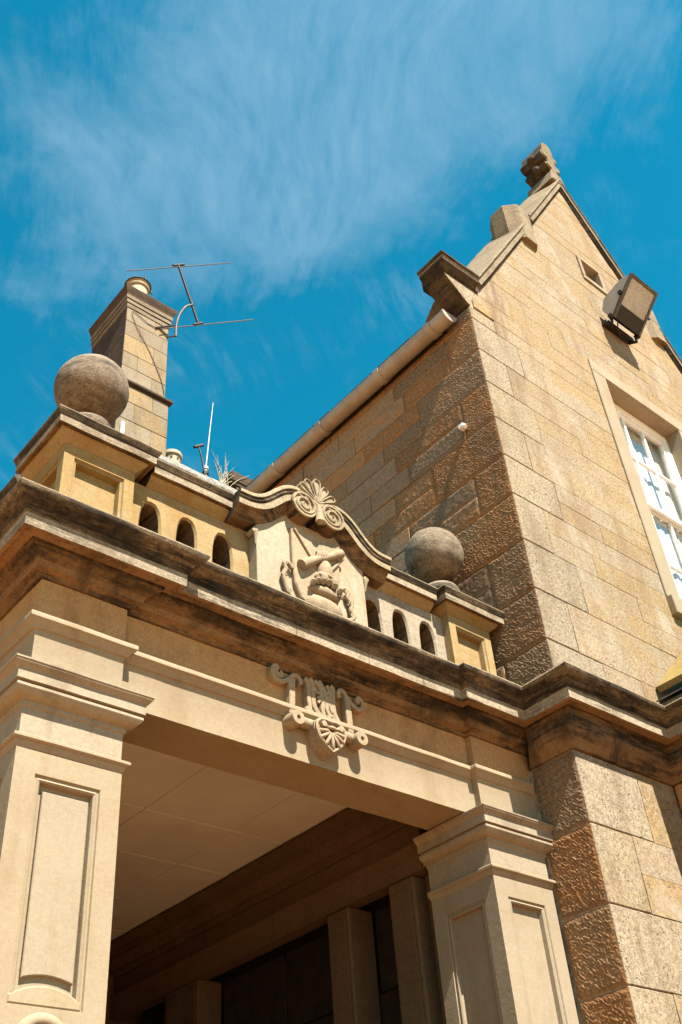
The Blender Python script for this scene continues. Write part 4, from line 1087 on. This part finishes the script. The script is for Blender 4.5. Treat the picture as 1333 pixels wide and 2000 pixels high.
for sg in (-1, 1):
    def X(p): return p if sg < 0 else (2*GX-p[0], p[1])
    for A, B, n in (((5.458, 9.625), (6.668, 11.58), 2), ((6.850, 11.905), (GX-.004, 13.735), 2)):
        for i in range(n): cope(X(lerp2(A, B, i/n+.001)), X(lerp2(A, B, (i+1)/n-.001)), sg)
    # step: faceted block standing where the lower run stops
    b = MB(); ocx, ocy = X((6.745, 0))[0], -.215; oz0, oz1 = 11.30, 11.93
    oc = [(ocx+.235*math.cos(R_(22.5+45*k_)), ocy+.235*math.sin(R_(22.5+45*k_))) for k_ in range(8)]
    vs = [(x, y, oz0) for x, y in oc]+[(x, y, oz1) for x, y in oc]+[(ocx+(x-ocx)*.86, ocy+(y-ocy)*.86, oz1+.05) for x, y in oc]
    b.add(vs, [(k_, (k_+1) % 8, 8+(k_+1) % 8, 8+k_) for k_ in range(8)]+[(8+k_, 8+(k_+1) % 8, 16+(k_+1) % 8, 16+k_) for k_ in range(8)]+[tuple(range(16, 24)), tuple(range(7, -1, -1))], 'coping_stone')
    mk(b, 'step_block', cop, wob=.007)
    b = MB(); plate(b, [X(q) for q in ((6.640, 11.40), (6.86, 11.64), (6.875, 11.93), (6.80, 11.86), (6.672, 11.60))], .2, YC0+.008, 'dark_coping', .006); mk(b, 'step_return', cop, wob=.004)
# kneeler at the foot of the left slope
b = MB(); plate(b, [(5.318, 9.175), (5.345, 9.175), (5.46, 9.45), (5.05, 9.45), (5.052, 9.425)], -.13, YF-.004, 'corner_stone', .006, matside='dark_coping'); mk(b, 'kneeler', cop, wob=.004)  # pale front, dark sides and underside: shade put into the colour
KP = [(-.1, .17, 'dark_coping'), (.085, .17, 'dark_coping'), (.098, .158, 'dark_coping'), (.098, .135, 'dark_coping'), (.085, .118, 'coping_stone'), (.075, .105, 'dark_coping'), (.072, .075, 'dark_coping'), (.052, .055, 'dark_coping'), (.030, .028, 'dark_coping'), (.012, .008, 'dark_coping'), (0., 0, 'dark_coping'), (-.1, 0, 'dark_coping')]
b = MB(); sweep(b, [(5.05, -.13), (5.05, YF), (5.455, YF)], [(e, 9.452+z, m_) for e, z, m_ in KP], step=.06); mk(b, 'kneeler_cap', cop, smooth=28, wob=.004)
b = MB(); b.box(5.06, 5.50, YF-.02, -.08, 9.46, 9.60, 'dark_coping'); mk(b, 'kneeler_top', cop)
b = MB(); plate(b, [(2*GX-5.318, 9.175), (2*GX-5.46, 9.175), (2*GX-5.46, 9.6), (2*GX-5.0, 9.6), (2*GX-5.05, 9.45)], -.06, YF-.05, 'coping_stone', .006); mk(b, 'kneeler', cop)
# apex finial
b = MB(); fcx = 7.945
hp = [(.085, 13.66), (.075, 13.86), (.07, 13.93), (.12, 13.95), (.165, 13.98), (.175, 14.03), (.15, 14.075), (.10, 14.10), (.085, 14.14), (.095, 14.19), (.15, 14.205), (.185, 14.25), (.19, 14.31), (.165, 14.37), (.13, 14.41), (.115, 14.47), (.10, 14.56), (.06, 14.64)]
hp = [(x*.88, 13.66+(z-13.66)*.93) for x, z in hp]
pf = [(fcx+x, z) for x, z in hp]+[(fcx-x, z) for x, z in hp[::-1]]
plate(b, pf, -.04, -.425, 'mossy_stone', .02, matside='dark_coping'); f_ = mk(b, 'finial', cop, smooth=35, wob=.012)  # sides in dark coping: shade on them is put into the colour
b = MB(); plate(b, [(fcx-.15, 13.60), (fcx+.15, 13.60), (fcx+.10, 13.82), (fcx-.10, 13.82)], .0, -.43, 'coping_stone', .015); mk(b, 'finial_base', cop, wob=.006)
for zz_, L_ in ((13.995, .24), (14.25, .26)):
    b = MB(); tube(b, [(fcx-L_*.8, -.235, zz_), (fcx-L_*.68, -.235, zz_), (fcx+L_*.68, -.235, zz_), (fcx+L_*.8, -.235, zz_)], [.035, .065, .065, .035], 'dark_coping', 14); mk(b, 'finial_arm', cop, smooth=50, wob=.006)
# roof --------------------------------------------------------------
roof = empty('roof', (GX, 2, 9)); part_of(roof, wing)
EX, EZ, RZ = 5.17, 9.165, 12.95
def slope_pt(t, y, lift=0.): 
    x = EX+(GX-EX)*t; z = EZ+(RZ-EZ)*t
    return (x-.80*lift, y, z+.60*lift)
b = MB(); b.add([slope_pt(0, -.06), slope_pt(0, 7), slope_pt(1, 7), slope_pt(1, -.06), (2*GX-EX, -.06, EZ), (2*GX-EX, 7, EZ)], [(0, 1, 2, 3), (3, 2, 5, 4)], 'slate'); mk(b, 'roof_deck', roof)
for row in range(3):
    for k_ in range(15):
        y0 = -.05+k_*.30+(row % 2)*.15; t0 = row*.045-.004; t1 = t0+.085
        b = MB(); l0 = .016+.004*((k_*7+row*3) % 4)/3; 
        A = [slope_pt(t0, y0+.004, l0), slope_pt(t0, y0+.296, l0), slope_pt(t1, y0+.296, .006), slope_pt(t1, y0+.004, .006)]
        B = [slope_pt(t0, y0+.004, l0-.008), slope_pt(t0, y0+.296, l0-.008), slope_pt(t1, y0+.296, 0), slope_pt(t1, y0+.004, 0)]
        b.add(A+B, [(0, 1, 2, 3), (7, 6, 5, 4), (0, 4, 5, 1), (1, 5, 6, 2), (2, 6, 7, 3), (3, 7, 4, 0)], 'slate'); mk(b, 'slate', roof)
# gutter -------------------------------------------------------------
gut = empty('gutter', (5.22, -.2, 9.1)); part_of(gut, wing)
gcx, gcz, gr = 5.215, 9.115, .088
def half(b, y0, y1, r, mat, th=.006, a0=175, a1=365, n=16):
    base = len(b.v)
    for y in (y0, y1):
        for rr in (r, r-th):
            for i in range(n+1):
                a = R_(a0+(a1-a0)*i/n); b.v.append((gcx+rr*math.cos(a), y, gcz+rr*math.sin(a)))
    q = n+1
    for i in range(n):
        b.f += [(base+i, base+i+1, base+2*q+i+1, base+2*q+i), (base+q+i, base+3*q+i, base+3*q+i+1, base+q+i+1), (base+i, base+q+i, base+q+i+1, base+i+1), (base+2*q+i, base+2*q+i+1, base+3*q+i+1, base+3*q+i)]
        b.m += [b.mi(mat)]*4
    for s_ in (0, n):
        b.f.append((base+s_, base+2*q+s_, base+3*q+s_, base+q+s_)); b.m.append(b.mi(mat))
GP = 'grey_plastic'
for y0, y1 in ((-.20, 1.6), (1.601, 3.4), (3.401, 4.42)):
    b = MB(); half(b, y0, y1, gr, GP); mk(b, 'channel', gut, smooth=40)
for y in (-.02, .70, 1.60, 2.38, 3.40):
    b = MB(); half(b, y, y+.075, gr+.009, GP); mk(b, 'joint_collar', gut, smooth=40)
b = MB(); plate(b, [(gcx+(gr+.006)*math.cos(R_(a)), gcz+(gr+.006)*math.sin(R_(a))) for a in range(175, 366, 10)], -.195, -.212, 'grey_plastic', 0); mk(b, 'end_cap', gut)
b = MB(); b.box(5.30, 5.328, -.06, 4.42, 9.06, 9.20, 'dark_wood', .002); mk(b, 'fascia_board', gut)

# ================================================================== projecting bay on the right
bay = empty('projecting_bay', (7.2, -1.5, 0))
tag(bay, 'stone bay standing forward at the right edge, yellow lichened sloping roof slabs', 'building')
cornice([(8, 0, .5)], bay, prof=WCORN); cornice([(8, .5, 1)], bay, prof=WCORN)
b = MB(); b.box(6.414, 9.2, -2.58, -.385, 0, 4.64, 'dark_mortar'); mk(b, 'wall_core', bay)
for i in range(4, len(zq)-1):
    for y0, y1 in (((-1.0, -.39), (-1.8, -1.0), (-2.59, -1.8)) if i % 2 else ((-1.35, -.39), (-2.0, -1.35), (-2.59, -2.0))):
        fstone([(y0, zq[i]), (y1, zq[i]), (y1, zq[i+1]), (y0, zq[i+1])], 6.40, bay, 'rough_stone', .03, .003, .006, 'x')
# roof of the bay: stone slabs pitched towards the porch, a lead apron under their lower edge
def slab(p0, p1, th, y0, y1, mat, nm):
    p0 = Vector(p0); p1 = Vector(p1); d = (p1-p0).normalized(); nn = Vector((-d.y, d.x))
    b = MB(); plate(b, [tuple(p0), tuple(p1), tuple(p1+nn*th), tuple(p0+nn*th)], y1, y0, mat, min(.008, th*.3)); mk(b, nm, bay, wob=.005)
for k_, (y0, y1) in enumerate(((-.92, -.385), (-1.46, -.922), (-2.0, -1.462), (-2.58, -2.002))):
    slab((6.615, 5.455+.004*k_), (7.55, 6.30+.004*k_), .05, y0, y1, 'lichen_slab', 'roof_slab')
    slab((6.52, 5.345), (7.25, 5.72), .012, y0+.003, y1-.003, 'ridge_lead', 'lead_apron')
b = MB(); b.add([(6.42, -2.58, 5.04), (6.42, -.385, 5.04), (8.6, -.385, 5.04), (8.6, -2.58, 5.04), (6.56, -2.58, 5.335), (6.56, -.385, 5.335), (8.6, -.385, 6.28), (8.6, -2.58, 6.28)], [(0, 1, 5, 4), (4, 5, 6, 7), (0, 4, 7, 3), (1, 2, 6, 5)], 'coping_stone'); mk(b, 'roof_bed', bay)

# ================================================================== main range behind
rng_ = empty('main_range', (5, 7, 0))
tag(rng_, 'main building range behind the porch, only its roof ridge and stacks showing', 'building')
b = MB(); b.box(5.62, 12.0, 4.62, 9.4, 0, 9.0, 'gable_stone'); mk(b, 'wall', rng_)
mr = empty('roof', (2, 7, 9)); part_of(mr, rng_)
b = MB(); b.add([(5.6, 4.4, 9.1), (12.2, 4.4, 9.1), (12.2, 7, 13.40), (5.6, 7, 13.40), (5.6, 9.6, 9.1), (12.2, 9.6, 9.1)], [(0, 1, 2, 3), (3, 2, 5, 4), (0, 3, 4), (1, 5, 2)], 'slate'); mk(b, 'roof_deck', mr)
for k_ in range(10):
    x0 = 5.62+k_*.36
    b = MB(); dz = .004*math.sin(k_*2.7)
    pts = [(6.80, 13.20+dz), (6.97, 13.462+dz), (7.0, 13.485+dz), (7.03, 13.462+dz), (7.20, 13.20+dz)]
    inn = [(y, z-.03) for y, z in pts]
    vs = [(x, y, z) for x in (x0+.004, x0+.356) for y, z in pts+inn[::-1]]
    n = 10; fs = [(i, (i+1) % n, n+(i+1) % n, n+i) for i in range(n)]+[tuple(range(n)), tuple(range(2*n-1, n-1, -1))]
    b.add(vs, fs, 'ridge_lead'); mk(b, 'ridge_tile', mr)
ch = empty('chimney_stack', (6.06, 7.3, 13)); part_of(ch, rng_)
# upper shaft x 5.62..6.50, y 7.0..8.25 ; lower, wider part
cx0, cx1, cy0, cy1 = 5.620, 6.498, 7.0, 8.26
b = MB(); b.box(cx0+.012, cx1-.012, cy0+.012, cy1, 12.2, 16.9, 'mortar'); mk(b, 'shaft_core', ch)
rz = [12.7, 13.1, 13.55, 14.02, 14.42, 14.66]
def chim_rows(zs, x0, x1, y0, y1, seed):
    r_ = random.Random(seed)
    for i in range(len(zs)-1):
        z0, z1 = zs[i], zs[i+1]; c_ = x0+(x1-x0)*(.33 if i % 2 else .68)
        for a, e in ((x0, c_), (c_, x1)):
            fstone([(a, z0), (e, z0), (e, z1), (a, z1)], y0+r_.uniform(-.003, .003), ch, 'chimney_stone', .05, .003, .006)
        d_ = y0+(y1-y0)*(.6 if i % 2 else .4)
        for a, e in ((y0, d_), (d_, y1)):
            fstone([(a, z0), (e, z0), (e, z1), (a, z1)], x0+r_.uniform(-.003, .003), ch, 'soot_shade_stone', .05, .003, .006, 'x')  # left faces darker than the front: their shade is put into the colour
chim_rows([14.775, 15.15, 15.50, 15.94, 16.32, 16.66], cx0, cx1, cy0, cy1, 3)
lx0, lx1, ly0 = 5.575, 6.548, 6.955
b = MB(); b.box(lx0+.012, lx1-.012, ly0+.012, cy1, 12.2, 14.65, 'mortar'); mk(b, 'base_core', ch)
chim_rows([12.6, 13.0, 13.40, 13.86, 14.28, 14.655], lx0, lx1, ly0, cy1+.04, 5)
SK = 'soot_shade_stone'
BP = [(-.05, 14.78, SK), (.0, 14.778, SK), (.095, 14.745, SK), (.105, 14.73, SK), (.105, 14.69, SK), (.07, 14.665, SK), (.045, 14.657, SK), (-.05, 14.656, SK)]
b = MB(); sweep(b, [(cx0, cy1), (cx0, cy0), (cx1, cy0), (cx1, cy1), (cx0, cy1+.0001)], BP, step=.2); mk(b, 'string_course', ch, smooth=28, wob=.006)
CG = 'cap_stone'
CP = [(-.1, 17.19, SK), (.10, 17.16, SK), (.112, 17.145, SK), (.108, 17.10, SK), (.075, 17.03, SK), (.055, 16.985, SK), (.052, 16.96, CG), (.046, 16.88, SK), (.03, 16.865, CG), (.028, 16.78, SK), (.012, 16.765, CG), (.010, 16.665, CG), (-.1, 16.663, CG)]
b = MB(); sweep(b, [(cx0, cy1), (cx0, cy0), (cx1, cy0), (cx1, cy1), (cx0, cy1+.0001)], CP, step=.2); mk(b, 'cap', ch, smooth=28, wob=.006)
PCX, PCY = 5.85, 7.10
b = MB(); lathe(b, PCX, PCY, [(.190, 17.12), (.188, 17.30), (.182, 17.385), (.215, 17.395), (.222, 17.43), (.20, 17.445), (.20, 17.47), (.228, 17.48), (.234, 17.51), (.225, 17.54), (.20, 17.55), (.18, 17.54), (.17, 17.45)], 'pot_clay', 36); mk(b, 'chimney_pot', ch, smooth=35)
b = MB()
for zz_, rr in ((17.50, .236),): tube(b, [(PCX+rr*math.cos(R_(a)), PCY+rr*math.sin(R_(a)), zz_) for a in range(0, 361, 15)], .016, 'cast_metal', 6)
tube(b, [(PCX+.02, PCY-.22, 17.50), (PCX+.02, PCY-.22, 17.61)], .018, 'cast_metal', 8); tube(b, [(PCX+.22, PCY-.08, 17.50), (PCX+.25, PCY-.10, 17.39)], .016, 'cast_metal', 8)
mk(b, 'pot_band', ch, smooth=50)
b = MB(); b.box(5.66, 5.72, 6.89, 6.95, 12.9, 13.72, 'white_paint', .01); mk(b, 'flashing_pipe', ch)
# second low stack near the wing
b = MB(); b.box(8.02, 8.75, 7.02, 7.9, 12.4, 13.62, SK, .01)
st2 = mk(b, 'low_stack', rng_)
b = MB(); b.box(7.885, 8.9, 6.98, 8.02, 13.66, 13.90, SK, .02); b.box(7.95, 8.84, 7.0, 7.98, 13.60, 13.659, SK, .01); mk(b, 'low_stack_cap', rng_, label='brown stone cap of the low stack beside the gutter')
b = MB(); lathe(b, 6.72, 7.05, [(.14, 13.3), (.14, 13.56), (.17, 13.57), (.175, 13.61), (.165, 13.64), (.12, 13.66), (.05, 13.665)], 'pot_clay', 24)
for k_ in range(8):
    a = R_(k_*45+10); lathe(b, 6.72+.142*math.cos(a), 7.05+.142*math.sin(a), [(.016, 13.47), (.016, 13.505)], 'cast_metal', 8)
mk(b, 'vent_pot', rng_, smooth=40)

# ================================================================== things
# TV aerial on the chimney
ant = empty('tv_aerial', (6.5, 7.0, 16.5)); tag(ant, 'old H-shaped television aerial bracketed to the tall chimney', 'aerial')
def Y7(x, z): return Vector((x, 7.0, z))
AL = 'alu'; CM = 'cast_metal'
yA = 6.93
b = MB(); tube(b, [(6.598, yA, 18.60), (7.088, yA, 17.20)], .026, CM, 8); mk(b, 'boom', ant, smooth=50)
b = MB(); tube(b, [(5.503, yA, 17.54), (7.845, yA, 19.68)], .011, AL, 6); tube(b, [(6.48, yA, 18.49), (6.72, yA, 18.71)], .026, CM, 8); mk(b, 'element', ant, smooth=50)
b = MB(); tube(b, [(6.30, yA, 16.47), (8.429, yA, 18.27)], .011, AL, 6); tube(b, [(6.99, yA, 17.08), (7.19, yA, 17.27)], .026, CM, 8); mk(b, 'element', ant, smooth=50)
b = MB(); P = catmull([(6.939, yA, 17.63), (6.80, yA, 17.46), (6.69, yA, 17.19), (6.635, yA, 16.95), (6.615, yA, 16.78), (6.612, yA, 16.48)], 4); tube(b, P, .024, AL, 8); mk(b, 'mast', ant, smooth=50)
b = MB()
tube(b, [(6.63, yA, 16.80), (6.45, 6.985, 16.70), (6.22, 6.985, 16.50)], .018, CM, 6); tube(b, [(6.62, yA, 16.50), (6.47, 6.98, 16.41)], .018, CM, 6); tube(b, [(6.27, 6.985, 16.56), (6.50, 6.98, 16.42)], .014, CM, 6); tube(b, [(6.22, 6.985, 16.50), (6.05, 6.99, 16.50)], .008, CM, 5)
tube(b, [(6.95, yA, 17.60), (6.92, yA, 17.72)], .035, CM, 8)
mk(b, 'bracket', ant, smooth=50)
b = MB(); tube(b, catmull([(6.05, 6.985, 16.50), (5.72, 6.985, 16.60), (5.86, 6.985, 16.2), (6.12, 6.985, 15.80), (6.40, 6.985, 15.20), (6.47, 6.985, 14.9)], 3), .007, CM, 5); mk(b, 'cable', ant)
# white whip aerial + dark T aerial on the ridge
rod = empty('whip_aerial', (7.36, 7.0, 13.4)); tag(rod, 'thin white whip aerial rising from the roof ridge', 'aerial')
b = MB(); tube(b, [(7.36, 7.0, 13.6), (7.43, 7.0, 14.5), (7.50, 7.0, 15.33)], [.013, .010, .006], 'fibre', 6); mk(b, 'rod', rod)
b = MB(); tube(b, [(7.36, 7.0, 13.36), (7.36, 7.0, 13.62)], .034, 'fibre', 10); tube(b, [(7.36, 7.0, 13.50), (7.36, 7.0, 13.56)], .055, 'cast_metal', 10); tube(b, [(7.36, 7.0, 13.62), (7.36, 7.0, 13.68)], .05, 'fibre', 10); mk(b, 'base', rod, smooth=50)
ta = empty('stub_aerial', (7.34, 6.95, 13.4)); tag(ta, 'short dark T-shaped aerial leaning left beside the white whip', 'aerial')
b = MB(); tube(b, [(7.33, 6.95, 13.35), (7.25, 6.95, 13.78), (7.175, 6.95, 14.03)], .017, CM, 6); mk(b, 'stem', ta)
b = MB(); tube(b, [(7.09, 6.95, 13.96), (7.26, 6.95, 14.10)], .028, CM, 8); mk(b, 'head', ta)
gt = empty('grass_tuft', (7.72, 7.0, 13.4)); tag(gt, 'pale dry grass tuft growing from the roof beside the low stack', 'grass tuft')
rg = random.Random(4)
for k_ in range(17):
    a = rg.uniform(-.6, 1.0); L = rg.uniform(.30, .75); x0 = 7.70+rg.uniform(-.05, .16)
    b = MB(); pts = []
    for i in range(6):
        t = i/5; pts.append((x0+L*(t*math.sin(a*.7)+.22*a*t*t), 6.98+rg.uniform(-.004, .004)+.05*t*math.cos(k_), 13.44+L*t*(1-.18*abs(a)*t)))
    tube(b, pts, [.008, .008, .007, .006, .005, .002], 'dry_grass', 4); mk(b, 'blade', gt)
# little plant in the corner behind the right pedestal
ptl = empty('wall_plant', (5.29, -.04, 5.12)); tag(ptl, 'small green weed rooted on the ledge against the rough wall', 'plant')
for k_ in range(11):
    a = rg.uniform(0, 6.28); L = rg.uniform(.06, .13)
    b = MB(); c0 = Vector((5.285, -.045, 5.17)); d_ = Vector((.35*math.cos(a)-.25, .5*math.sin(a), 1.0)).normalized()
    s_ = Vector((-d_.y, d_.x, .1)).normalized()*.014
    p1 = c0+d_*L*.5; p2 = c0+d_*L
    b.add([c0, p1+s_, p2, p1-s_, p1+Vector((-.004, -.004, .004))], [(0, 1, 4), (1, 2, 4), (2, 3, 4), (3, 0, 4)], 'leaf_green'); mk(b, 'leaf', ptl)
# white sensor bolted to the side wall
se = empty('wall_sensor', (5.3, -.04, 7.8)); tag(se, 'small white box sensor fixed to the rough side wall', 'sensor')
b = MB(); b.box(5.262, 5.325, -.065, -.012, 7.80, 7.845, WP, .008); mk(b, 'housing', se)
b = MB(); tube(b, [(5.285, -.055, 7.822), (5.262, -.095, 7.772)], [.024, .018], WP, 12); mk(b, 'head', se, smooth=50)
# floodlight
fl = empty('floodlight', (8.08, -.38, 10.73)); tag(fl, 'grey floodlight with glass front tilted down on the gable wall', 'floodlight')
fx0, fx1 = 7.845, 8.325
tl = Vector((-.904, 11.069)); bl = Vector((-.528, 10.681)); bb_ = Vector((-.43, 10.882)); bt_ = Vector((-.765, 11.115))
b = MB(); sec = [tl, bl, bb_, Vector((-.50, 11.03)), bt_]
vs = [(x, p[0], p[1]) for x in (fx0, fx1) for p in sec]; n = 5
b.add(vs, [tuple(range(n)), tuple(range(2*n-1, n-1, -1))]+[(i, i+n, (i+1) % n+n, (i+1) % n) for i in range(1, n)], 'flood_housing')
mk(b, 'housing', fl)
d_ = (bl-tl); ft_ = Vector((-d_.y, d_.x)).normalized()   # front normal candidates
nf = Vector((d_.y, -d_.x)).normalized()
if nf.x > 0: nf = -nf
def fp(u, t, k): q = tl+d_*t+nf*k; return (fx0+(fx1-fx0)*u, q.x, q.y)
def frame_piece(u0, u1, t0, t1, k0, k1, mat, nm):
    b = MB(); vs = [fp(u, t, k) for u in (u0, u1) for t in (t0, t1) for k in (k0, k1)]
    b.add(vs, [(0, 1, 3, 2), (4, 6, 7, 5), (0, 4, 5, 1), (2, 3, 7, 6), (0, 2, 6, 4), (1, 5, 7, 3)], mat); return mk(b, nm, fl)
frame_piece(-.02, 1.02, -.02, .045, -.01, .03, 'flood_frame', 'front_frame'); frame_piece(-.02, .045, .045, 1.0, -.01, .03, 'flood_frame', 'front_frame')
frame_piece(.955, 1.02, .045, 1.0, -.01, .03, 'flood_frame', 'front_frame'); frame_piece(.045, .955, .68, 1.01, -.03, .024, 'flood_black', 'gear_cover')
frame_piece(.047, .953, .047, .678, .010, .016, 'flood_glass', 'glass')
frame_piece(.02, .98, .02, .70, -.10, -.085, 'reflector', 'reflector')
b = MB(); c0 = Vector(fp(.62, .38, -.055)); c1 = Vector(fp(.78, .56, -.05)); tube(b, [c0, c0.lerp(c1, .5), c1], [.02, .045, .03], 'reflector', 12); mk(b, 'lamp', fl, smooth=50)
for u in (-.03, 1.03):
    for t in (.45, 1.0):
        b = MB(); c0 = Vector(fp(u, t, -.02)); tube(b, [c0-Vector((.02, 0, 0)), c0+Vector((.02, 0, 0))], .03, 'flood_black', 10); mk(b, 'clip', fl, smooth=50)
b = MB()
for u in (.03, .97):
    c0 = fp(u, 1.02, -.03); tube(b, [c0, (c0[0], -.49, 10.60), (c0[0], -.40, 10.66)], .022, 'flood_black', 8)
b.box(fx0-.01, fx1+.02, -.455, -.385, 10.655, 10.72, 'flood_black', .008)
mk(b, 'bracket', fl, smooth=40)
b = MB(); tube(b, catmull([(7.98, -.50, 10.70), (7.99, -.47, 10.60), (8.08, -.43, 10.57), (8.18, -.40, 10.62), (8.2, -.385, 10.66)], 4), .008, 'cast_metal', 5); mk(b, 'cable', fl)
